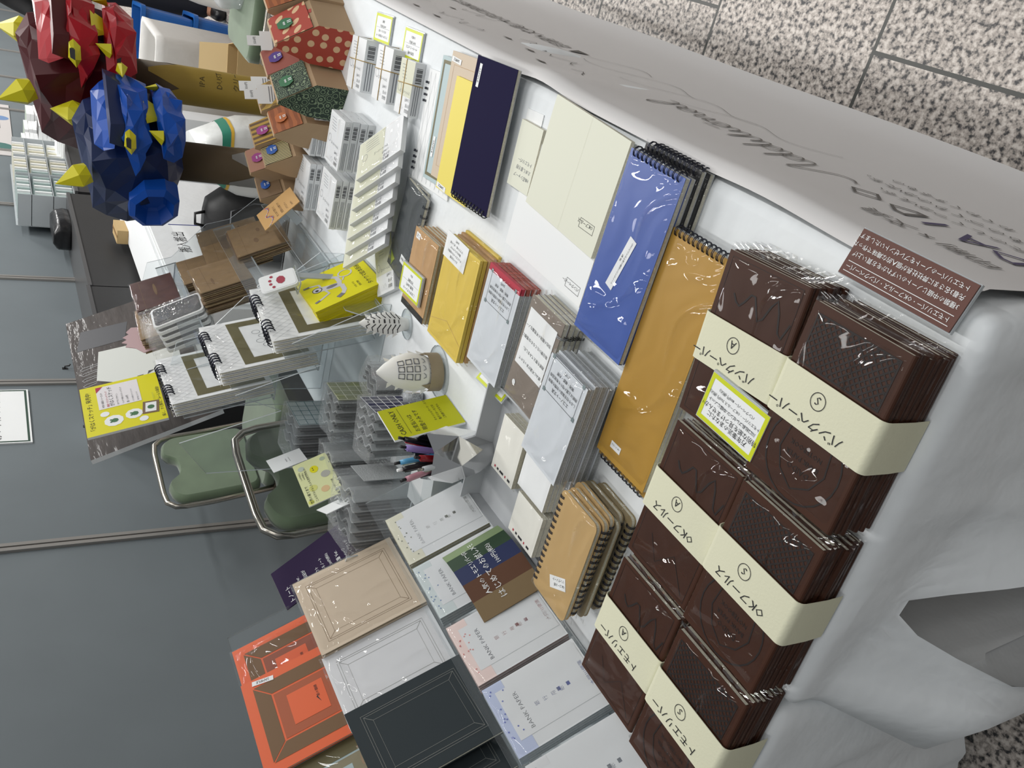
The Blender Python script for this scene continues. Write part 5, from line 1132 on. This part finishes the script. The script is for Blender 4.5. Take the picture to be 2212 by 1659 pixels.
# ================================================================== behind the stall
def chair(x, y, yaw, label):
    o = thing('stacking_chair', label, 'chair', T(x, y, 0, yaw), 'green padded stacking chairs'); t = .011
    for sx in (-1, 1):
        b = B(); b.tube([(sx*.215, -.23, 0), (sx*.215, -.235, .40), (sx*.215, -.20, .435), (sx*.215, .16, .445)], t, STEEL, 8); b.obj('leg', o)
        b = B(); b.tube([(sx*.215, .24, 0), (sx*.215, .17, .44)], t, STEEL, 8); b.obj('leg', o)
    b = B(); F = [(.215, .16, .44), (.215, .21, .68), (.213, .225, .775), (.205, .232, .815), (.175, .236, .842), (.12, .237, .848)]
    b.tube(F+[(-px, py, pz) for px, py, pz in F[::-1]], t, STEEL, 8); b.obj('back_frame', o)
    P = []; w = .190
    def arc(cx, cz, r, a0, a1): P.extend([(cx+r*cos(R(a)), cz+r*sin(R(a))) for a in range(a0, a1+(1 if a1 > a0 else -1), 15 if a1 > a0 else -15)])
    arc(w-.035, .045, .035, -90, 0); arc(w-.06, .285, .06, 0, 75); arc(.085, .325, .018, 75, 100) if 0 else None
    P += [(.105, .350), (.085, .343), (.070, .325), (.055, .308), (.030, .298), (0, .295)]
    P += [(-px, pz) for px, pz in P[::-1]][1:] if 0 else [(-.030, .298), (-.055, .308), (-.070, .325), (-.085, .343), (-.105, .350)]
    L = []
    for a in range(105, 181, 15): L.append((-w+.06+.06*cos(R(a)), .285+.06*sin(R(a))))
    for a in range(180, 271, 15): L.append((-w+.035+.035*cos(R(a)), .045+.035*sin(R(a))))
    P += L
    b = B(); M = Matrix.Translation((0, .185, .480)) @ Matrix.Rotation(R(81), 4, 'X')
    inn = [(px*.93, .17+(pz-.17)*.94) for px, pz in P]
    rows = [[(p[0], p[1], zz) for p in q] for q, zz in ((inn, -.018), (P, -.006), (P, .012), (inn, .030))]
    b.rings(rows, GREEN, M=M, smooth=True); b.obj('backrest', o)
    b = B(); S = []
    for cx, cy, a0 in ((.16, .14, 0), (-.16, .14, 90), (-.16, -.17, 180), (.16, -.17, 270)):
        for a in (0, 30, 60, 90): S.append((cx+.05*cos(R(a0+a)), cy+.05*sin(R(a0+a))))
    si = [(px*.94, py*.94) for px, py in S]
    b.rings([[(p[0], p[1], zz) for p in q] for q, zz in ((si, .43), (S, .44), (S, .475), (si, .492))], GREEN); b.obj('seat', o); return o
chair(1.475, 1.00, -6, 'green padded stacking chair close behind the back table')
chair(2.60, 1.76, -5, 'green padded stacking chair next to the partition')
chair(3.58, .29, 176, 'green padded stacking chair at the far end with a clear bag beside it')

BLK = mat('black_display_cloth', '232324', .55, var=.08, vscale=5); WCL = mat('white_table_sheet', 'e3e5e6', .8, bump=.4, bscale=9, bdist=.01)
for x0, x1, z, l in ((3.25, 4.30, .965, 'black covered display counter along the partition, nearer half'), (4.31, 5.75, .955, 'black covered display counter along the partition, farther half'), (5.80, 8.6, .90, 'black covered counter of the neighbouring stall under the clear booklet rack')):
    o = thing('display_counter', l, 'counter', T((x0+x1)/2, 2.10, 0), 'black display counters'); hw = (x1-x0)/2
    b = B(); b.box(-hw, hw, -.145, .145, 0, z-.02, BLK); b.obj('body', o); b = B(); b.box(-hw-.004, hw+.004, -.15, .148, z-.02, z, mat('black_top_grey_sheen', '4a4a4b', .35)); b.obj('top', o)  # top is black too; its glancing sheen is put into the lighter grey colour
o = thing('side_table', 'white sheeted table behind the blue dragon with a bordered notice on its front', 'table', T(4.25, 1.76, 0))
b = B(); b.box(-.95, .95, -.19, .16, .02, .70, WCL); bmesh.ops.bevel(b.bm, geom=b.bm.edges[:], offset=.02, segments=3, affect='EDGES'); b.obj('sheet', o)
for sx in (-1, 1):
    for sy in (-1, 1):
        b = B(); b.tube([(sx*.85, sy*.12-.01, 0), (sx*.85, sy*.12-.01, .1)], .015, STEEL, 8); b.obj('leg', o)
b = B(); Q = lean(3.98, 1.566, .40, 0, 88); b.box(-.30, .32, 0, .29, 0, .002, WHITE, Q); b.frame(-.29, .01, .31, .28, .012, .0024, mat('navy_border', '252f7a', .6), Q); b.text('搬入搬出', .06, .13, .0026, .07, INK, Q, al='c')
b.obj('bordered_notice', label='white notice with a navy border hung on the white sheeted table', cat='notice')
# bags and boxes on the floor behind the dragons
def soft(name, label, cat, M, w, d, h, m, seed=1, n=24, rows=9, squeeze=.55, group=None):
    o = thing(name, label, cat, M, group); b = B(); L = []
    for k in range(rows+1):
        t = k/rows; q = 1-.18*abs(t-.4)-(squeeze*max(0, t-.72)/.28); row = []
        for i in range(n):
            a = 2*pi*i/n; ex = .55; cx = math.copysign(abs(cos(a))**ex, cos(a)); sy = math.copysign(abs(sin(a))**ex, sin(a)); nz = .05*noise.noise(Vector((cos(a)*2, sin(a)*2, t*3+seed)))
            row.append((cx*w/2*(1+nz), sy*d/2*q*(1+nz*2), h*t))
        L.append(row)
    b.rings(L, m); b.obj('body', o); return o, L
SACK = mat('white_poly_sack', 'd4d6d4', .4, bump=.6, bscale=7, bdist=.02, coat=.2)
o, L = soft('poly_sack', 'large white plastic sack with green and yellow stripes behind the tubes', 'sack', T(3.75, 1.00, 0, 0), .30, .36, .61, SACK, 3)
for nm, z0, z1, m in (('green_stripe', .47, .505, mat('sack_green', '17705a', .5)), ('yellow_stripe', .455, .468, mat('sack_yellow', 'c9a234', .5)), ('green_stripe', .10, .14, MC['sack_green'])):
    b = B(); rows = []
    for z in (z0, z1):
        t = z/.61*9; k = int(t); f_ = t-k; rows.append([Vector(p).lerp(Vector(q), f_)*1.0+Vector((p[0]*.012, p[1]*.012, 0)) for p, q in zip(L[k], L[k+1])])
    b.rings(rows, m, cap=False); b.obj(nm, o)
b = B()
for i in range(7): b.box(-.1525, -.151, -.02+.009*i, -.015+.009*i, .28, .34, INK)
b.obj('shipping_label', o)
o = thing('backpack', 'black backpack with a grab handle standing by the white sheeted table', 'bag', T(3.86, 1.37, 0, 10)); b = B(); FAB = mat('black_nylon', '131315', .5, bump=.2, bscale=60); rows = []
for z, wx, wy in ((0, .14, .17), (.02, .155, .185), (.28, .15, .185), (.42, .12, .16), (.49, .07, .11), (.505, .03, .06)): rows.append([(math.copysign(abs(cos(2*pi*i/28))**.6, cos(2*pi*i/28))*wx, math.copysign(abs(sin(2*pi*i/28))**.6, sin(2*pi*i/28))*wy, z) for i in range(28)])
b.rings(rows, FAB); b.obj('body', o)
b = B(); b.tube([(-.03, .03+.0, .495), (-.035, .02, .545), (-.035, -.03, .548), (-.03, -.045, .49)], .008, FAB, 6); b.obj('grab_handle', o)
b = B(); b.tube([(-.150, -.12, .06), (-.158, -.12, .30), (-.13, -.07, .40), (-.13, .07, .40), (-.158, .12, .30), (-.150, .12, .06)], .004, mat('zip_grey', '6a6c70', .4), 5); b.obj('zip', o)
b = B(); b.box(-.176, -.14, -.12, .12, .05, .22, FAB); bmesh.ops.bevel(b.bm, geom=b.bm.edges[:], offset=.012, segments=2, affect='EDGES'); b.obj('front_pocket', o)
o = thing('white_carton', 'tall white carton standing behind the card tubes', 'box', T(4.15, 1.10, 0, 6)); b = B(); b.box(-.14, .14, -.15, .15, 0, .82, mat('white_carton_board', 'dfe1e4', .55)); b.obj('carton', o); b = B(); b.poly([(-.1415, -.02, .60), (-.1415, -.06, .60), (-.1415, -.06, .64), (-.1415, -.02, .64)], INK); b.obj('printed_mark', o)
o = thing('lined_bin', 'large white lined bin behind the open kraft box', 'bin', T(4.55, .86+.02, 0, 0)); LN = mat('white_liner', 'cfcdc9', .8, bump=.5, bscale=10, bdist=.01); b = B(); ro = []
def rr_(w, d, z, r=.05): return [(cx+r*cos(R(a0+a)), cy+r*sin(R(a0+a)), z) for cx, cy, a0 in ((w-r, d-r, 0), (-w+r, d-r, 90), (-w+r, -d+r, 180), (w-r, -d+r, 270)) for a in (0, 30, 60, 90)]
b.rings([rr_(.26, .25, 0), rr_(.27, .26, .63), rr_(.275, .265, .67), rr_(.25, .24, .67), rr_(.24, .23, .63), rr_(.235, .225, .04)], LN); b.obj('liner', o)
o.matrix_basis = T(4.75, .92, 0)
o = thing('kraft_box', 'open kraft box on the floor before the white lined bin', 'box', T(4.02, .66, .002, 14)); b = B()
for q in ((-.10, .10, -.11, -.107), (-.10, .10, .107, .11), (-.10, -.097, -.107, .107), (.097, .10, -.107, .107)): b.box(q[0], q[1], q[2], q[3], 0, .40, CARDB)
b.box(-.1, .1, -.11, .11, 0, .004, CARDB); b.obj('walls', o)
b = B(); b.poly([(.10, -.11, .40), (.10, .11, .40), (.16, .10, .52), (.16, -.10, .52)], mat('light_flap', 'cdb384', .8)); b.obj('flap', o)
for k, (z, l) in enumerate(((0, 'lower blue plastic crate standing beyond the lined bin'), (.301, 'upper blue plastic crate stacked beyond the lined bin'))):
    o = thing('plastic_crate', l, 'crate', T(5.70, .87, z, 6), 'stacked blue crates'); b = B(); BC = mat('blue_plastic', '14559c', .35)
    b.rings([rr_(.17, .14, 0, .03), rr_(.185, .16, .27, .03), rr_(.20, .175, .275, .03), rr_(.20, .175, .30, .03), rr_(.18, .155, .30, .03), rr_(.16, .13, .02, .03)], BC, smooth=False); b.obj('shell', o)
    b = B(); b.tube([(-.178, -.06, .20), (-.198, -.06, .23), (-.198, .06, .23), (-.178, .06, .20)], .008, mat('dark_blue_plastic', '0d3568', .4), 6); b.obj('grip', o)
o, L = soft('clear_bag', 'crumpled translucent bag on the seat of the far green chair', 'bag', T(3.66, .22, .494, 0), .22, .28, .12, film('cloudy_film', tint=(.8, .82, .82), gl=.3, bump=1, scale=20, haze=.35), 6)
b = B(); b.box(-.12, .12, -.16, .16, 0, .012, CARDB); b.box(-.12, .12, -.16, .16, .0125, .02, WHITE); b.obj('flat_parcel', M=T(3.35, 2.06, .9655, 5), label='flat parcel on the black counter behind the maroon kraft pile', cat='parcel')
o = thing('kraft_carton', 'small kraft carton on the white sheeted table beside the blue dragon', 'box', T(4.90, 1.86, .701, 3)); b = B(); b.box(-.10, .10, -.03, .05, 0, .06, CARDB); b.obj('carton', o); b = B(); b.box(-.102, .102, 0, .015, .06, .0615, mat('brown_tape', '8c6a3c', .3)); b.obj('tape', o)
o, L = soft('black_bag', 'slumped black bag on the farther black counter', 'bag', T(5.45, 2.09, .956, 0), .36, .20, .10, mat('black_sheet_plastic', '1c1c1e', .3, bump=.6, bscale=9, bdist=.02), 9, squeeze=.4)

o, L = soft('paper_bag', 'plain white paper bag standing on the floor before the blue crates', 'bag', T(5.15, .44, 0, 8), .20, .26, .46, mat('white_bag_paper', 'dcdcda', .6), 12, squeeze=.15)

# ---- neighbouring stall: booklet rack, book piles, folded sheets
RK = thing('booklet_rack', 'clear acrylic rack of thin booklets standing by the partition', 'display rack', T(6.35, 2.08, .9005))
for z in (0, .125, .25): b = B(); b.box(-.62, .62, -.10, .11, z, z+.004, ACR, side=ACRE); b.obj('shelf', RK)
for x in (-.62, -.19, .21, .615): b = B(); b.box(x, x+.005, -.10, .11, .004, .33, ACR, side=ACRE); b.obj('divider', RK)
b = B(); b.box(-.62, .62, .112, .116, 0, .34, ACR, side=ACRE); b.obj('back', RK)
BK1, BK2 = mat('booklet_cream', 'ddd9c4', .6), mat('booklet_teal', 'a9bbb8', .6)
for s_, z in ((0, .005), (1, .130), (2, .2555)):
    for k in range(20):
        x = -.56+.058*k
        if min(abs(x-q) for q in (-.19, .21)) < .012: x += .018
        tall = k < 10; b = B(); b.box(-.008, .008, -.085, .085, 0, .10 if s_ < 2 else .075, BK2 if tall else BK1, side=WHITE if k % 2 else (BK2 if tall else BK1))
        b.obj('booklet', M=T(6.35+x, 2.08, .9005+z), label='thin %s booklet on the %s shelf of the clear rack' % ('teal and white' if tall else 'cream', ('bottom', 'middle', 'top')[s_]), cat='booklet', group='%s booklets on the %s shelf of the clear rack' % ('teal' if tall else 'cream', ('bottom', 'middle', 'top')[s_]))
for j, (x, y, n) in enumerate(((7.2, 2.10, 9), (7.55, 2.10, 8), (7.95, 2.08, 7), (7.3, 1.99, 5))):
    for k in range(n):
        b = B(); w_ = .13; b.box(-w_, w_, -.06, .06, 0, .028, (BK1, mat('book_maroon', '6b4048', .6), BLACK, mat('book_sage', '9aa89a', .6), BEIGE)[(k+j) % 5], side=WHITE)
        b.obj('book', M=T(x+rnd.uniform(-.01, .01), y, .9005+.0285*k, rnd.uniform(-5, 5)), label='%s of the %s' % ('top book' if k == n-1 else ORD[k]+' book from the bottom', ('pile beside the booklet rack', 'second pile from the booklet rack', 'third pile from the booklet rack', 'low book pile at the neighbouring counter edge')[j]), cat='book', group='book piles of the neighbouring stall')
for k in range(4):
    b = B(); b.box(-.11, .11, -.07, .07, 0, .012, WHITE); b.obj('folded_sheets', M=T(6.75+.015*k, 1.985-.004*k, .9005+.0125*k, 8), label='%s bundle of white folded sheets from the bottom, beside the dragon horn' % ORD[k], cat='paper', group='white folded sheet bundles')
ps_ = lean(8.1, 2.246, 1.20, 0, 90); b = B(); b.box(-.75, .75, 0, 1.0, -.002, .002, mat('poster_grey_paper', 'c9c4c2', .6))
for x, y, w_ in ((-.25, .10, .18), (-.02, .08, .18)): b.frame(x, y, x+w_, y+.12, .016, .0025, INK)
b.disc(-.52, .09, .09, .0025, mat('teal_leaf_print', '45706a', .6)); b.disc(.30, .08, .07, .0025, mat('blue_print', '6f8bb5', .6)); b.text('BOOKS', .0, .24, .0025, .10, GREYINK, al='c')
b.obj('wall_poster', M=ps_, label='grey poster with small framed pictures on the partition above the books', cat='poster')
for k in range(3): b = B(); b.box(-.17, .17, -.09, .09, 0, .10, CARDB); b.obj('carton', M=T(9.0, 2.10, .002+.101*k+.90*0, 4), label='%s brown carton from the floor stacked past the neighbouring counter' % ORD[k], cat='box', group='brown cartons past the neighbouring counter')

# ---- a person at the far end, reaching out with a small packet
def skin(name, verts, edges, mats_, parent=None, sub=2, label=None, cat=None, M=None):
    me = bpy.data.meshes.new(name); me.from_pydata([v[:3] for v in verts], edges, []); o = bpy.data.objects.new(name, me); COL.objects.link(o)
    sm = o.modifiers.new('s', 'SKIN'); sm.use_smooth_shade = True
    for i, v in enumerate(verts):
        r = v[3]; d = me.skin_vertices[0].data[i]; d.radius = r if isinstance(r, tuple) else (r, r)
    me.skin_vertices[0].data[0].use_root = True
    s2 = o.modifiers.new('u', 'SUBSURF'); s2.levels = sub; s2.render_levels = sub
    bpy.context.view_layer.update(); ev = o.evaluated_get(bpy.context.evaluated_depsgraph_get()); m2 = bpy.data.meshes.new_from_object(ev)
    o.modifiers.clear(); o.data = m2; bpy.data.meshes.remove(me); m2.materials.clear(); m2.materials.append(mats_)
    for p in m2.polygons: p.use_smooth = True
    if parent: o.parent = parent
    if M is not None: o.matrix_basis = M
    return tag(o, label, cat)
SKIN = mat('skin', 'b98468', .55); JKT = mat('black_jacket', '0f0f11', .8, bump=.3, bscale=25); TRS = mat('navy_trousers', '11141f', .8, bump=.3, bscale=25); HAIR = mat('black_hair', '0d0b0a', .5)
# local frame: the person faces -X (towards the camera); z up; reaching arm on the +Y side
pe = thing('person', 'person in a black jacket and navy trousers reaching out with a small packet', 'person', T(6.20, .62, 0))
hd = Vector((-.16, .345, 1.075))
V = [(0, 0, .92, (.10, .14)), (0, 0, 1.12, (.09, .13)), (-.01, 0, 1.34, (.10, .16)), (-.02, 0, 1.45, (.07, .09)), (-.03, 0, 1.53, .05), (-.04, 0, 1.60, (.075, .068)), (-.045, 0, 1.70, (.088, .076)), (-.03, 0, 1.77, .055),
     (-.01, .17, 1.40, .055), (-.02, .255, 1.25, .047), (-.10, .305, 1.135, .033), (-.145, .332, 1.095, .024), (hd.x-.025, hd.y+.012, hd.z-.010, (.020, .034)), (hd.x-.05, hd.y+.02, hd.z-.022, (.013, .034)),
     (-.01, -.18, 1.40, .055), (.0, -.24, 1.16, .045), (-.06, -.24, .95, .03), (-.08, -.24, .88, (.02, .032)),
     (0, .09, .86, .095), (-.01, .10, .50, .065), (0, .10, .10, .045), (-.08, .10, .045, .042), (-.17, .105, .03, .03), (0, -.09, .86, .095), (-.01, -.10, .50, .065), (0, -.10, .10, .045), (-.08, -.10, .045, .042), (-.17, -.105, .03, .03)]
Ed = [(0, 1), (1, 2), (2, 3), (3, 4), (4, 5), (5, 6), (6, 7), (2, 8), (8, 9), (9, 10), (10, 11), (11, 12), (12, 13), (2, 14), (14, 15), (15, 16), (16, 17), (0, 18), (18, 19), (19, 20), (20, 21), (21, 22), (0, 23), (23, 24), (24, 25), (25, 26), (26, 27)]
def finger(root, base, segs):
    k = root
    for q in segs: V.append(q); Ed.append((k, len(V)-1)); k = len(V)-1
hx, hy_, hz = hd.x-.05, hd.y+.02, hd.z-.022
for i, ln in enumerate((.92, 1.05, 1.0, .8)):                         # four curled fingers
    dz = .026-.017*i; finger(13, 0, [(hx-.024*ln, hy_+.006, hz+dz, .0085), (hx-.050*ln, hy_+.012+.008, hz+dz*.95-.004, .0080), (hx-.062*ln, hy_+.030, hz+dz*.9-.010, .0072), (hx-.058*ln, hy_+.046, hz+dz*.9-.014, .0062)])
finger(12, 0, [(hd.x-.030, hd.y+.030, hd.z+.012, .011), (hd.x-.058, hd.y+.052, hd.z+.006, .0095), (hd.x-.080, hd.y+.060, hd.z-.006, .008)])
for i, ln in enumerate((.9, 1.05, 1.0, .8)): finger(17, 0, [(-.085+.02*(i-1.5), -.24, .835, .0085), (-.09+.02*(i-1.5), -.236, .835-.035*ln, .008), (-.096+.02*(i-1.5), -.228, .835-.058*ln, .0065)])
finger(17, 0, [(-.112, -.232, .862, .010), (-.128, -.226, .835, .008)])
body = skin('body', V, Ed, SKIN, pe)
jk = skin('jacket', [(0, 0, .95, (.135, .175)), (0, 0, 1.12, (.128, .168)), (-.01, 0, 1.34, (.130, .185)), (-.02, 0, 1.47, (.085, .10)), (-.01, .17, 1.405, .085), (-.02, .255, 1.25, .072), (-.09, .300, 1.145, .052), (-.125, .320, 1.112, .043), (-.01, -.18, 1.405, .085), (.0, -.24, 1.16, .068), (-.05, -.24, .98, .052), (0, 0, .82, (.13, .17))], [(0, 1), (1, 2), (2, 3), (2, 4), (4, 5), (5, 6), (6, 7), (2, 8), (8, 9), (9, 10), (0, 11)], JKT, pe)
skin('trousers', [(0, 0, .93, (.115, .15)), (0, .09, .84, .115), (-.01, .10, .50, .088), (0, .10, .06, .075), (0, -.09, .84, .115), (-.01, -.10, .50, .088), (0, -.10, .06, .075)], [(0, 1), (1, 2), (2, 3), (0, 4), (4, 5), (5, 6)], TRS, pe)
for sy in (1, -1): skin('shoe', [(.05, sy*.10, .045, (.055, .05)), (-.06, sy*.10, .045, (.055, .05)), (-.20, sy*.103, .038, (.045, .04))], [(0, 1), (1, 2)], mat('black_shoe', '141416', .4), pe)
b = B(); rows = []
for k in range(7): a = R(-10+100*k/6); rows.append([(-.03+(.098*cos(a))*cos(R(q))+.012, .088*cos(a)*sin(R(q)), 1.70+.10*sin(a)) for q in range(-115, 116, 23)])
b.rings(rows, HAIR, closed=False, cap=False); b.obj('hair', pe)
b = B()
for sy in (-.03, .03): b.disc(sy, 1.695, .010, 0, WHITE, Matrix(((0, 0, 1, -.128), (1, 0, 0, 0), (0, 1, 0, 0), (0, 0, 0, 1))), n=10, ry=.006)
b.hull([(-.125, -.012, 1.655), (-.125, .012, 1.655), (-.15, 0, 1.66), (-.125, 0, 1.70)], SKIN); b.box(-.128, -.118, -.022, .022, 1.618, 1.626, mat('lips', '94584c', .5)); b.obj('face_features', pe)
b = B(); b.box(-.045, .045, -.014, .014, -.07, .05, mat('packet_white', 'cfd2da', .4)); b.box(-.046, .046, -.015, .015, -.07, -.03, mat('packet_blue', '2b3f9c', .4)); b.box(-.02, .02, -.0155, .0155, .0, .02, INK)
b.obj('packet', M=T(6.20+hd.x-.072, .62+hd.y+.040, hd.z-.055, 70), label='small white and blue packet held by the person in black', cat='packet')
